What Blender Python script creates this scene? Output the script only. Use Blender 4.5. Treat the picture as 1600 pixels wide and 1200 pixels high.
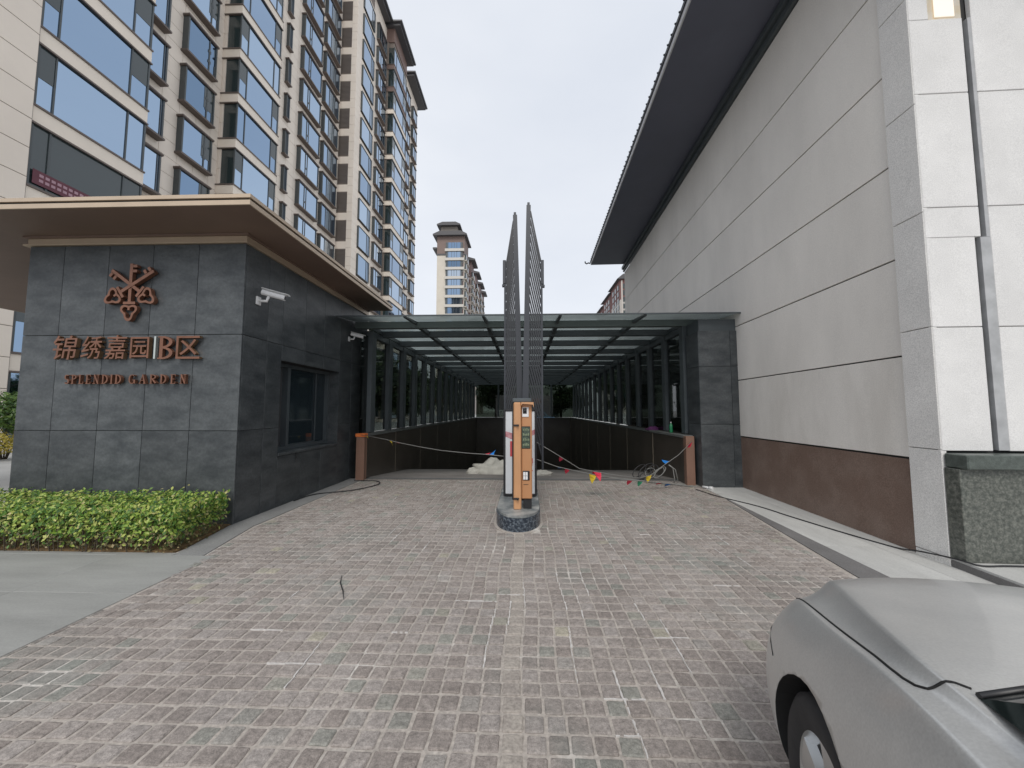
import bpy, bmesh, math, random
from mathutils import Vector, Matrix, noise as mnoise
from mathutils.bvhtree import BVHTree
R = math.radians
random.seed(7)
SC = bpy.context.scene
for _o in list(bpy.data.objects):
    bpy.data.objects.remove(_o, do_unlink=True)
COL = SC.collection

# ------------------------------------------------------------------ camera, sky, sun, exposure
cd = bpy.data.cameras.new('camera')
cd.sensor_width = 36.0
cd.lens = 36.0 * 590.0 / 1600.0
cd.clip_start = 0.05
cd.clip_end = 2000.0
cam = bpy.data.objects.new('camera', cd)
COL.objects.link(cam)
cam.location = (0, 0, 1.5)
cam.rotation_euler = (R(90) + math.atan(41 / 590.0), 0, math.atan(20 / 590.0 * 0.9976))
SC.camera = cam

SUN_EL, SUN_AZ = 46.0, 182.0          # azimuth: degrees clockwise from +Y, so the light comes from behind the camera
W = bpy.data.worlds.new('World')
SC.world = W
W.use_nodes = True
nt = W.node_tree
nt.nodes.clear()
wo = nt.nodes.new('ShaderNodeOutputWorld')
bg = nt.nodes.new('ShaderNodeBackground')
sky = nt.nodes.new('ShaderNodeTexSky')
sky.sky_type = 'NISHITA'
sky.sun_disc = False
sky.sun_elevation = R(SUN_EL)
sky.sun_rotation = R(SUN_AZ)
sky.dust_density = 2.0
tc = nt.nodes.new('ShaderNodeTexCoord')
mp = nt.nodes.new('ShaderNodeMapping')
mp.inputs['Scale'].default_value = (1.0, 1.0, 2.6)
nz = nt.nodes.new('ShaderNodeTexNoise')
nz.inputs['Scale'].default_value = 1.5
nz.inputs['Detail'].default_value = 5.0
nz.inputs['Roughness'].default_value = 0.5
ramp = nt.nodes.new('ShaderNodeValToRGB')
ramp.color_ramp.elements[0].position = 0.32
ramp.color_ramp.elements[0].color = (6.5, 6.85, 7.5, 1)
ramp.color_ramp.elements[1].position = 0.68
ramp.color_ramp.elements[1].color = (7.55, 7.8, 8.25, 1)
mx = nt.nodes.new('ShaderNodeMix')
mx.data_type = 'RGBA'
mx.inputs[0].default_value = 0.90
nt.links.new(tc.outputs['Generated'], mp.inputs['Vector'])
nt.links.new(mp.outputs['Vector'], nz.inputs['Vector'])
nt.links.new(nz.outputs['Fac'], ramp.inputs['Fac'])
nt.links.new(sky.outputs['Color'], mx.inputs[6])
nt.links.new(ramp.outputs['Color'], mx.inputs[7])
nt.links.new(mx.outputs[2], bg.inputs['Color'])
bg.inputs['Strength'].default_value = 0.103
nt.links.new(bg.outputs['Background'], wo.inputs['Surface'])

sl = bpy.data.lights.new('sun', 'SUN')
sl.energy = 1.5
sl.angle = R(25)
sl.color = (1.0, 0.96, 0.90)
sun = bpy.data.objects.new('sun', sl)
COL.objects.link(sun)
sun.rotation_euler = (R(90 - SUN_EL), 0, R(180 - SUN_AZ))

SC.render.engine = 'CYCLES'
SC.view_settings.view_transform = 'Standard'
SC.view_settings.look = 'None'
SC.view_settings.gamma = 1.0
SC.view_settings.exposure = 0.26
SC.view_settings.use_curve_mapping = False
SC.cycles.max_bounces = 8
SC.cycles.transparent_max_bounces = 24

# ------------------------------------------------------------------ materials
def _pos(nt_, mode):
    if mode == 'world':
        return nt_.nodes.new('ShaderNodeNewGeometry').outputs['Position']
    return nt_.nodes.new('ShaderNodeTexCoord').outputs['Object']

def mat(name, col, rough=0.6, metal=0.0, spec=0.5, var=0.0, vscale=3.0, col2=None, bump=0.0, bscale=40.0,
        mode='world', stretch=None, rand=0.0, coat=0.0, detail=4.0, fine=0.0, fscale=150.0, lo=0.35, hi=0.65):
    """Principled with two noise colours (col to col2), fine speckle, random value per object and bump."""
    m = bpy.data.materials.new(name)
    m.use_nodes = True
    n = m.node_tree
    b = n.nodes['Principled BSDF']
    b.inputs['Roughness'].default_value = rough
    b.inputs['Metallic'].default_value = metal
    b.inputs['Specular IOR Level'].default_value = spec
    if coat:
        b.inputs['Coat Weight'].default_value = coat
        b.inputs['Coat Roughness'].default_value = 0.08
    b.inputs['Base Color'].default_value = (*col, 1)
    p = _pos(n, mode)
    if rand:
        oi = n.nodes.new('ShaderNodeObjectInfo')
        sc_ = n.nodes.new('ShaderNodeVectorMath'); sc_.operation = 'SCALE'
        cb = n.nodes.new('ShaderNodeCombineXYZ')
        for i in range(3):
            n.links.new(oi.outputs['Random'], cb.inputs[i])
        n.links.new(cb.outputs[0], sc_.inputs[0]); sc_.inputs['Scale'].default_value = 37.0
        ad = n.nodes.new('ShaderNodeVectorMath'); ad.operation = 'ADD'
        n.links.new(p, ad.inputs[0]); n.links.new(sc_.outputs[0], ad.inputs[1])
        p = ad.outputs[0]
    if stretch:
        mpn = n.nodes.new('ShaderNodeMapping')
        mpn.inputs['Rotation'].default_value = stretch[0]
        mpn.inputs['Scale'].default_value = stretch[1]
        n.links.new(p, mpn.inputs['Vector'])
        p = mpn.outputs['Vector']
    out = None
    if var or col2:
        c2 = col2 or tuple(min(1, c * (1 + var)) for c in col)
        c1 = col if col2 else tuple(c * (1 - var) for c in col)
        nz_ = n.nodes.new('ShaderNodeTexNoise')
        nz_.inputs['Scale'].default_value = vscale
        nz_.inputs['Detail'].default_value = detail
        nz_.inputs['Roughness'].default_value = 0.62
        n.links.new(p, nz_.inputs['Vector'])
        rp = n.nodes.new('ShaderNodeValToRGB')
        rp.color_ramp.elements[0].position = lo
        rp.color_ramp.elements[1].position = hi
        rp.color_ramp.elements[0].color = (*c1, 1)
        rp.color_ramp.elements[1].color = (*c2, 1)
        n.links.new(nz_.outputs['Fac'], rp.inputs['Fac'])
        out = rp.outputs['Color']
    if fine:
        nf = n.nodes.new('ShaderNodeTexNoise')
        nf.inputs['Scale'].default_value = fscale
        nf.inputs['Detail'].default_value = 2.0
        n.links.new(_pos(n, mode), nf.inputs['Vector'])
        mr = n.nodes.new('ShaderNodeMapRange')
        mr.inputs[1].default_value = 0.3; mr.inputs[2].default_value = 0.7
        mr.inputs[3].default_value = 1 - fine; mr.inputs[4].default_value = 1 + fine
        n.links.new(nf.outputs['Fac'], mr.inputs[0])
        hm = n.nodes.new('ShaderNodeMix'); hm.data_type = 'RGBA'; hm.blend_type = 'MULTIPLY'; hm.inputs[0].default_value = 1.0
        if out is not None:
            n.links.new(out, hm.inputs[6])
        else:
            hm.inputs[6].default_value = (*col, 1)
        n.links.new(mr.outputs[0], hm.inputs[7])
        out = hm.outputs[2]
    if rand:
        oi2 = n.nodes.new('ShaderNodeObjectInfo')
        mr2 = n.nodes.new('ShaderNodeMapRange')
        mr2.inputs[3].default_value = 1 - rand; mr2.inputs[4].default_value = 1 + rand
        n.links.new(oi2.outputs['Random'], mr2.inputs[0])
        hm = n.nodes.new('ShaderNodeMix'); hm.data_type = 'RGBA'; hm.blend_type = 'MULTIPLY'; hm.inputs[0].default_value = 1.0
        if out is not None:
            n.links.new(out, hm.inputs[6])
        else:
            hm.inputs[6].default_value = (*col, 1)
        n.links.new(mr2.outputs[0], hm.inputs[7])
        out = hm.outputs[2]
    if out is not None:
        n.links.new(out, b.inputs['Base Color'])
    if bump:
        nb = n.nodes.new('ShaderNodeTexNoise')
        nb.inputs['Scale'].default_value = bscale
        nb.inputs['Detail'].default_value = 4.0
        n.links.new(_pos(n, mode), nb.inputs['Vector'])
        bp = n.nodes.new('ShaderNodeBump')
        bp.inputs['Strength'].default_value = bump
        bp.inputs['Distance'].default_value = 0.01
        n.links.new(nb.outputs['Fac'], bp.inputs['Height'])
        n.links.new(bp.outputs['Normal'], b.inputs['Normal'])
    return m

def glass_sheet(name, tint, reflect=0.12, rough=0.02, gcol=(1, 1, 1)):
    """Thin pane: tinted see-through plus a mirror share that grows at grazing angles."""
    m = bpy.data.materials.new(name)
    m.use_nodes = True
    n = m.node_tree
    n.nodes.clear()
    o = n.nodes.new('ShaderNodeOutputMaterial')
    t = n.nodes.new('ShaderNodeBsdfTransparent'); t.inputs['Color'].default_value = (*tint, 1)
    g = n.nodes.new('ShaderNodeBsdfGlossy'); g.inputs['Roughness'].default_value = rough; g.inputs['Color'].default_value = (*gcol, 1)
    lwf = n.nodes.new('ShaderNodeLayerWeight'); lwf.inputs['Blend'].default_value = 0.5
    pw = n.nodes.new('ShaderNodeMath'); pw.operation = 'POWER'; pw.inputs[1].default_value = 4.0
    n.links.new(lwf.outputs['Facing'], pw.inputs[0])
    lw = n.nodes.new('ShaderNodeMath'); lw.operation = 'MULTIPLY'; lw.inputs[1].default_value = 0.55
    n.links.new(pw.outputs[0], lw.inputs[0])
    ad = n.nodes.new('ShaderNodeMath'); ad.operation = 'ADD'; ad.use_clamp = True; ad.inputs[1].default_value = reflect
    n.links.new(lw.outputs[0], ad.inputs[0])
    mi = n.nodes.new('ShaderNodeMixShader')
    n.links.new(ad.outputs[0], mi.inputs[0]); n.links.new(t.outputs[0], mi.inputs[1]); n.links.new(g.outputs[0], mi.inputs[2])
    n.links.new(mi.outputs[0], o.inputs['Surface'])
    return m

SLATE = mat('slate', (0.040, 0.046, 0.050), 0.42, col2=(0.108, 0.117, 0.121), vscale=1.9, detail=12, rand=0.16, lo=0.36, hi=0.80,
            stretch=((0.5, 0.9, 0.5), (1.3, 1.0, 2.9)), bump=0.10, bscale=60, fine=0.14, fscale=30)
SLATE_BACK = mat('slate_joint', (0.02, 0.022, 0.024), 0.8)
BRONZE = mat('champagne_metal', (0.52, 0.41, 0.30), 0.40, metal=0.25, var=0.06, vscale=2.0)
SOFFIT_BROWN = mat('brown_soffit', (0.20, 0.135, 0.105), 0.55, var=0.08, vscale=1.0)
COPPER = mat('copper_letters', (0.225, 0.105, 0.066), 0.36, metal=0.5, var=0.15, vscale=9)
LETTER_SIDE = mat('letter_returns', (0.26, 0.16, 0.09), 0.35, metal=0.6)
SILVERBAR = mat('silver_bar', (0.55, 0.58, 0.55), 0.3, metal=0.6)
PALE = mat('pale_stone', (0.80, 0.765, 0.715), 0.72, var=0.07, vscale=0.9, detail=8, fine=0.06, fscale=90, bump=0.05, bscale=220, rand=.02, stretch=((0, 0, 0), (1.0, 1.0, .35)))
PALE_LOW = mat('pale_stone_weathered', (0.70, 0.665, 0.615), 0.75, col2=(0.81, 0.775, 0.725), vscale=1.6, detail=10, fine=0.07, fscale=90, bump=0.05, bscale=220, stretch=((0, 0, 0), (1.6, 1.6, .5)), lo=.30, hi=.62)
PALE_ROUGH = mat('flamed_granite', (0.75, 0.735, 0.71), 0.75, var=0.05, vscale=2, fine=0.17, fscale=95, bump=0.12, bscale=240, rand=0.03)
PALE_FRONT = mat('white_granite', (0.70, 0.69, 0.675), 0.7, var=0.05, vscale=2, fine=0.10, fscale=110, bump=0.08, bscale=240, rand=0.03)
JOINT = mat('dark_joint', (0.03, 0.03, 0.03), 0.8)
BROWN_STONE = mat('brown_granite', (0.185, 0.125, 0.098), 0.55, col2=(0.26, 0.195, 0.16), vscale=2.3, detail=11, fine=0.25, fscale=90, lo=0.45, hi=0.80)
GREEN_GRANITE = mat('green_granite', (0.070, 0.077, 0.068), 0.35, col2=(0.19, 0.195, 0.17), vscale=26, detail=6, fine=0.30, fscale=60, lo=0.40, hi=0.72)
CAP_GRANITE = mat('green_granite_cap', (0.085, 0.10, 0.09), 0.3, var=0.2, vscale=20, fine=0.2, fscale=120)
BLUE_GRANITE = mat('blue_black_granite', (0.025, 0.034, 0.048), 0.25, col2=(0.15, 0.18, 0.21), vscale=32, detail=6, fine=0.3, fscale=70, lo=0.46, hi=0.66)
ISLAND_TOP = mat('dusty_island_top', (0.13, 0.145, 0.15), 0.5, col2=(0.42, 0.42, 0.40), vscale=4, detail=6, lo=0.42, hi=0.68)
NAVY_SOFFIT = mat('dark_soffit', (0.118, 0.126, 0.165), 0.5, var=0.06, vscale=0.8)
ROOF_TILE = mat('dark_roof_tiles', (0.035, 0.038, 0.045), 0.5, var=0.2, vscale=5)
TRIM_GREY = mat('eave_trim', (0.55, 0.55, 0.56), 0.5)
STEEL = mat('charcoal_steel', (0.074, 0.087, 0.094), 0.38, spec=0.5, var=0.08, vscale=3)
STEEL_GREEN = mat('grey_green_steel', (0.11, 0.135, 0.13), 0.34, var=0.08, vscale=2)
CANOPY_GLASS = glass_sheet('roof_glass_body', (0.94, 0.97, 0.965), 0.02, 0.2, (0.55, 0.6, 0.6))
def dusty_glass():
    m = bpy.data.materials.new('dusty_upper_face')
    m.use_nodes = True
    n = m.node_tree
    n.nodes.clear()
    o = n.nodes.new('ShaderNodeOutputMaterial')
    tl = n.nodes.new('ShaderNodeBsdfTranslucent')
    nz_ = n.nodes.new('ShaderNodeTexNoise'); nz_.inputs['Scale'].default_value = 1.6; nz_.inputs['Detail'].default_value = 7
    n.links.new(n.nodes.new('ShaderNodeNewGeometry').outputs['Position'], nz_.inputs['Vector'])
    rp = n.nodes.new('ShaderNodeValToRGB')
    rp.color_ramp.elements[0].position = .3; rp.color_ramp.elements[1].position = .7
    rp.color_ramp.elements[0].color = (0.21, 0.235, 0.235, 1); rp.color_ramp.elements[1].color = (0.34, 0.375, 0.37, 1)
    n.links.new(nz_.outputs['Fac'], rp.inputs['Fac'])
    n.links.new(rp.outputs['Color'], tl.inputs['Color'])
    df = n.nodes.new('ShaderNodeBsdfDiffuse'); df.inputs['Color'].default_value = (.22, .24, .24, 1)
    tp = n.nodes.new('ShaderNodeBsdfTransparent'); tp.inputs['Color'].default_value = (.55, .6, .6, 1)
    a = n.nodes.new('ShaderNodeMixShader'); a.inputs[0].default_value = .2
    n.links.new(tl.outputs[0], a.inputs[1]); n.links.new(df.outputs[0], a.inputs[2])
    b = n.nodes.new('ShaderNodeMixShader'); b.inputs[0].default_value = .07
    n.links.new(a.outputs[0], b.inputs[1]); n.links.new(tp.outputs[0], b.inputs[2])
    n.links.new(b.outputs[0], o.inputs['Surface'])
    return m
DUSTY_FACE = dusty_glass()
END_GLASS = glass_sheet('dark_end_glass', (0.24, 0.27, 0.24), 0.02, 0.02)
SIDE_GLASS = glass_sheet('tinted_side_glass', (0.41, 0.44, 0.425), 0.03, 0.02)
RAMP_PANEL = mat('bronze_black_panel', (0.085, 0.072, 0.060), 0.30, spec=0.5, var=0.15, vscale=1.5)
RAMP_BACK = mat('ramp_panel_joint', (0.16, 0.135, 0.105), 0.5)
SEAM = mat('panel_seam_strip', (0.42, 0.35, 0.27), .4)
COPING = mat('grey_coping', (0.15, 0.155, 0.15), 0.5, var=0.1, vscale=4)
POST_BROWN = mat('brown_end_post', (0.25, 0.145, 0.105), 0.45, metal=0.1, var=0.08, vscale=4)
CONCRETE = mat('ramp_concrete', (0.20, 0.185, 0.175), 0.85, var=0.15, vscale=1.2, detail=8, fine=0.12, fscale=60, bump=0.2, bscale=40)
DARK_INSIDE = mat('dark_interior', (0.02, 0.02, 0.02), 0.9)
WHITE_PLASTIC = mat('white_plastic', (0.72, 0.72, 0.72), 0.35)
BLACK_PLASTIC = mat('black_plastic', (0.018, 0.018, 0.020), 0.4)
BLACK_CABLE = mat('black_cable', (0.02, 0.02, 0.022), 0.5)
GREY_CABLE = mat('grey_cable', (0.22, 0.22, 0.21), 0.55)
ORANGE = mat('orange_copper_paint', (0.56, 0.30, 0.15), 0.34, metal=0.15, var=0.05, vscale=4, coat=0.2)
ORANGE_SHELL = mat('orange_copper_side', (0.50, 0.25, 0.12), 0.34, metal=0.15)
GATE_GREY = mat('gate_grey_paint', (0.042, 0.046, 0.055), 0.42, metal=0.1)
GATE_SLAT = mat('gate_slat_paint', (0.026, 0.028, 0.033), 0.42, metal=0.1)
LIGHTBOX = mat('white_board', (0.62, 0.64, 0.66), 0.3, var=0.04, vscale=5)
RED_PRINT = mat('red_print', (0.50, 0.06, 0.07), 0.4)
PINK_PRINT = mat('pink_print', (0.55, 0.30, 0.32), 0.4, col2=(0.35, 0.10, 0.12), vscale=14)
SCREEN = mat('display_glass', (0.03, 0.045, 0.035), 0.12, col2=(0.09, 0.12, 0.09), vscale=40)
SCREEN_MARK = mat('display_rows', (0.20, 0.24, 0.15), 0.3)
APRON = mat('grey_slab', (0.30, 0.302, 0.288), 0.62, var=0.10, vscale=1.0, detail=8, fine=0.06, fscale=60,
            stretch=((0, 0, 0.2), (1, 5, 1)), bump=0.04, bscale=30, rand=0.025)
BORDER = mat('grey_border_stone', (0.235, 0.235, 0.23), 0.7, var=0.10, vscale=1.5, detail=8, fine=0.15, fscale=90)
LIGHT_SLAB = mat('light_slab', (0.52, 0.52, 0.50), 0.65, var=0.09, vscale=1.2, detail=8, fine=0.08, fscale=90, rand=0.03,
                 stretch=((0, 0, 0.3), (3, 1, 1)))
DARK_STRIP = mat('dark_strip_stone', (0.165, 0.16, 0.158), 0.7, var=0.12, vscale=2.0, detail=8, fine=0.15, fscale=90)
GROUND = mat('pale_ground', (0.36, 0.36, 0.35), 0.8, var=0.12, vscale=0.5, detail=8)
SOIL = mat('dry_leaf_soil', (0.20, 0.12, 0.05), 0.9, col2=(0.09, 0.06, 0.03), vscale=18)
TOWER_STONE = mat('cream_stone', (0.85, 0.755, 0.65), 0.7, var=0.05, vscale=0.25, detail=6)
TOWER_JOINT = mat('cream_stone_joint', (0.24, 0.20, 0.17), 0.8)
TOWER_BROWN = mat('brown_frame_metal', (0.135, 0.105, 0.09), 0.45, var=0.08, vscale=1)
TOWER_BAND = mat('spandrel_stone', (0.85, 0.755, 0.64), 0.6, var=0.05, vscale=0.6)
MULLION = mat('dark_grey_mullion', (0.07, 0.082, 0.085), 0.35)
LOUVRE = mat('louvre_brown', (0.16, 0.135, 0.12), 0.5)
ROOF_DARK = mat('dark_eave', (0.075, 0.072, 0.075), 0.55)
BROWN_WALL = mat('brown_upper_wall', (0.19, 0.125, 0.105), 0.6, var=0.06, vscale=0.5)
BANNER = mat('red_banner_cloth', (0.13, 0.04, 0.055), 0.7, var=0.15, vscale=3)
BARK = mat('bark', (0.09, 0.07, 0.05), 0.9, var=0.2, vscale=12)
SACK = mat('dusty_canvas', (0.42, 0.41, 0.37), 0.85, var=0.14, vscale=6, bump=0.3, bscale=50)
PURPLE = mat('purple_cloth', (0.14, 0.035, 0.14), 0.8)
BOTTLE = mat('green_plastic', (0.02, 0.22, 0.09), 0.2, spec=0.6)
FLAGS = {'red': mat('red_pennant', (0.62, 0.03, 0.07), 0.5), 'yellow': mat('yellow_pennant', (0.75, 0.55, 0.04), 0.5),
         'blue': mat('blue_pennant', (0.02, 0.20, 0.60), 0.5), 'green': mat('green_pennant', (0.04, 0.33, 0.17), 0.5),
         'orange': mat('orange_pennant', (0.75, 0.20, 0.05), 0.5)}
CAR_PAINT = mat('dusty_silver_paint', (0.50, 0.503, 0.495), 0.33, metal=0.38, mode='object', col2=(0.565, 0.565, 0.55), vscale=4.0,
                detail=9, coat=0.30, fine=0.07, fscale=160)
CAR_WELL = mat('wheel_well_plastic', (0.015, 0.015, 0.015), 0.8)
TYRE = mat('tyre_rubber', (0.022, 0.022, 0.024), 0.75, mode='object', var=0.2, vscale=20)
ALLOY = mat('alloy_silver', (0.62, 0.63, 0.63), 0.28, metal=0.85)
CAR_GLASS = mat('car_dark_glass', (0.012, 0.017, 0.016), 0.04, spec=0.6)
LAMP_GLASS = mat('headlight_lens', (0.35, 0.37, 0.38), 0.1, metal=0.3, coat=0.5)
TAIL_RED = mat('tail_lamp_red', (0.35, 0.01, 0.01), 0.15)
CAR_BLUE = mat('far_car_blue', (0.12, 0.28, 0.50), 0.3)
GLARE_GLOW = bpy.data.materials.new('glare_glow')  # painted glare: soft emission imitating warm shine on metal, no lamp here
GLARE_GLOW.use_nodes = True
_b = GLARE_GLOW.node_tree.nodes['Principled BSDF']
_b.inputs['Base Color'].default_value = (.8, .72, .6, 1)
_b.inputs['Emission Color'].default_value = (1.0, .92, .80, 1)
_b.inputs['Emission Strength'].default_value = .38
BRASS_PANEL = mat('warm_brass_panel', (0.72, 0.60, 0.42), 0.28, metal=0.8, col2=(0.78, 0.72, 0.62), vscale=6)
GREY_RETURN = mat('grey_slot_return', (0.40, 0.405, 0.41), 0.5, var=0.15, vscale=5)

def tower_glass():
    """Coated facade glass: a blue mirror over a dark body, value shifting a little from pane to pane."""
    m = bpy.data.materials.new('coated_blue_glass')
    m.use_nodes = True
    n = m.node_tree
    b = n.nodes['Principled BSDF']
    b.inputs['Metallic'].default_value = 1.0
    b.inputs['Roughness'].default_value = 0.035
    oi = n.nodes.new('ShaderNodeObjectInfo')
    rp = n.nodes.new('ShaderNodeValToRGB')
    rp.color_ramp.elements[0].color = (0.22, 0.32, 0.46, 1)
    rp.color_ramp.elements[1].color = (0.42, 0.53, 0.66, 1)
    e3 = rp.color_ramp.elements.new(.93); e3.color = (0.40, 0.51, 0.64, 1)
    rp.color_ramp.elements[2].color = (0.56, 0.60, 0.63, 1)
    e4 = rp.color_ramp.elements.new(.10); e4.color = (.22, .32, .46, 1)
    rp.color_ramp.elements[0].color = (0.13, 0.20, 0.29, 1)
    n.links.new(oi.outputs['Random'], rp.inputs['Fac'])
    n.links.new(rp.outputs['Color'], b.inputs['Base Color'])
    nb = n.nodes.new('ShaderNodeTexNoise'); nb.inputs['Scale'].default_value = 0.55
    n.links.new(_pos(n, 'world'), nb.inputs['Vector'])
    bp = n.nodes.new('ShaderNodeBump'); bp.inputs['Strength'].default_value = 0.10; bp.inputs['Distance'].default_value = 0.03
    n.links.new(nb.outputs['Fac'], bp.inputs['Height'])
    n.links.new(bp.outputs['Normal'], b.inputs['Normal'])
    return m
TGLASS = tower_glass()
TGLASS_DARK = mat('open_casement_dark', (0.035, 0.05, 0.052), 0.06, spec=0.9)
SIDE_PANE = mat('bay_return_glass', (0.030, 0.044, 0.045), 0.05, spec=0.8)

def leaf_mat(name, cols, rough=0.45):
    m = bpy.data.materials.new(name)
    m.use_nodes = True
    n = m.node_tree
    b = n.nodes['Principled BSDF']
    b.inputs['Roughness'].default_value = rough
    g = n.nodes.new('ShaderNodeNewGeometry')
    rp = n.nodes.new('ShaderNodeValToRGB')
    e = rp.color_ramp.elements
    while len(e) < len(cols):
        e.new(0.5)
    for i, (p, c) in enumerate(cols):
        e[i].position = p
        e[i].color = (*c, 1)
    n.links.new(g.outputs['Random Per Island'], rp.inputs['Fac'])
    n.links.new(rp.outputs['Color'], b.inputs['Base Color'])
    tr = n.nodes.new('ShaderNodeBsdfTranslucent')
    n.links.new(rp.outputs['Color'], tr.inputs['Color'])
    mi = n.nodes.new('ShaderNodeMixShader'); mi.inputs[0].default_value = 0.25
    n.links.new(b.outputs[0], mi.inputs[1]); n.links.new(tr.outputs[0], mi.inputs[2])
    n.links.new(mi.outputs[0], n.nodes['Material Output'].inputs['Surface'])
    return m
HEDGE_LEAF = leaf_mat('hedge_leaf', [(0.0, (0.03, 0.085, 0.02)), (0.30, (0.11, 0.23, 0.038)), (0.62, (0.28, 0.41, 0.06)), (0.90, (0.50, 0.55, 0.14)), (1.0, (0.58, 0.50, 0.25))])
HEDGE_LOW = leaf_mat('hedge_low_leaf', [(0.0, (0.05, 0.07, 0.03)), (0.45, (0.13, 0.14, 0.05)), (0.8, (0.28, 0.22, 0.10)), (1.0, (0.42, 0.34, 0.19))])
TREE_LEAF = leaf_mat('tree_leaf', [(0.0, (0.025, 0.05, 0.02)), (0.6, (0.05, 0.09, 0.03)), (1.0, (0.09, 0.13, 0.045))])
BUSH_LEAF = leaf_mat('bush_leaf', [(0.0, (0.04, 0.09, 0.025)), (0.6, (0.09, 0.17, 0.035)), (1.0, (0.16, 0.24, 0.05))])
YELLOW_LEAF = leaf_mat('yellow_leaf', [(0.0, (0.18, 0.18, 0.03)), (0.6, (0.42, 0.34, 0.05)), (1.0, (0.55, 0.42, 0.08))])

def paver_mat(name, source):
    m = bpy.data.materials.new(name)
    m.use_nodes = True
    n = m.node_tree
    b = n.nodes['Principled BSDF']
    b.inputs['Roughness'].default_value = 0.78
    b.inputs['Specular IOR Level'].default_value = 0.35
    if source == 'island':
        rnd = n.nodes.new('ShaderNodeNewGeometry').outputs['Random Per Island']
    else:
        rnd = n.nodes.new('ShaderNodeObjectInfo').outputs['Random']
    rp = n.nodes.new('ShaderNodeValToRGB')
    e = rp.color_ramp.elements
    cs = [(0.0, (0.278, 0.243, 0.221)), (0.25, (0.306, 0.270, 0.247)), (0.55, (0.332, 0.295, 0.271)), (0.88, (0.358, 0.324, 0.302)),
          (0.92, (0.275, 0.270, 0.243)), (0.985, (0.290, 0.285, 0.255)), (1.0, (0.40, 0.365, 0.29))]
    while len(e) < len(cs):
        e.new(0.5)
    for i, (p, c) in enumerate(cs):
        e[i].position = p; e[i].color = (*c, 1)
    n.links.new(rnd, rp.inputs['Fac'])
    P = _pos(n, 'world')
    def noise(scale, det=5.0, rgh=0.65):
        z = n.nodes.new('ShaderNodeTexNoise')
        z.inputs['Scale'].default_value = scale; z.inputs['Detail'].default_value = det; z.inputs['Roughness'].default_value = rgh
        n.links.new(P, z.inputs['Vector'])
        return z.outputs['Fac']
    def rng(v, a, b_, c, d):
        r_ = n.nodes.new('ShaderNodeMapRange')
        r_.inputs[1].default_value = a; r_.inputs[2].default_value = b_; r_.inputs[3].default_value = c; r_.inputs[4].default_value = d
        n.links.new(v, r_.inputs[0])
        return r_.outputs[0]
    def mul(a, v):
        x = n.nodes.new('ShaderNodeMix'); x.data_type = 'RGBA'; x.blend_type = 'MULTIPLY'; x.inputs[0].default_value = 1
        n.links.new(a, x.inputs[6]); n.links.new(v, x.inputs[7])
        return x.outputs[2]
    def mixc(a, colr, f):
        x = n.nodes.new('ShaderNodeMix'); x.data_type = 'RGBA'
        n.links.new(f, x.inputs[0]); n.links.new(a, x.inputs[6]); x.inputs[7].default_value = (*colr, 1)
        return x.outputs[2]
    c = mul(rp.outputs['Color'], rng(noise(34, 8, 0.78), 0.34, 0.66, 0.62, 1.30))
    c = mul(c, rng(noise(170, 3), 0.3, 0.7, 0.80, 1.18))
    c = mixc(c, (0.21, 0.235, 0.215), rng(noise(0.8, 3), 0.54, 0.70, 0.0, 0.5))
    c = mul(c, rng(noise(1.1, 6), 0.3, 0.7, 0.80, 1.12))
    c = mixc(c, (0.10, 0.09, 0.085), rng(noise(3.1, 3, .5), 0.70, 0.80, 0.0, 0.55))
    c = mixc(c, (0.55, 0.53, 0.50), rng(noise(2.2, 10, 0.82), 0.60, 0.74, 0.0, 0.6))
    n.links.new(c, b.inputs['Base Color'])
    bp = n.nodes.new('ShaderNodeBump'); bp.inputs['Strength'].default_value = 0.8; bp.inputs['Distance'].default_value = 0.008
    n.links.new(noise(75, 6), bp.inputs['Height'])
    n.links.new(bp.outputs['Normal'], b.inputs['Normal'])
    return m
PAVER_PALE = mat('worn_centre_setts', (0.29, 0.258, 0.232), 0.8, col2=(0.37, 0.335, 0.295), vscale=4, detail=9, fine=.2, fscale=60, bump=.5, bscale=70)
PAVER = paver_mat('weathered_setts', 'object')
PAVER_FAR = paver_mat('weathered_setts_far', 'island')
MORTAR = mat('sandy_joint_mortar', (0.39, 0.352, 0.316), 0.9, col2=(0.66, 0.64, 0.60), vscale=1.6, detail=12, fine=0.2, fscale=60, lo=0.56, hi=0.72)

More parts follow.
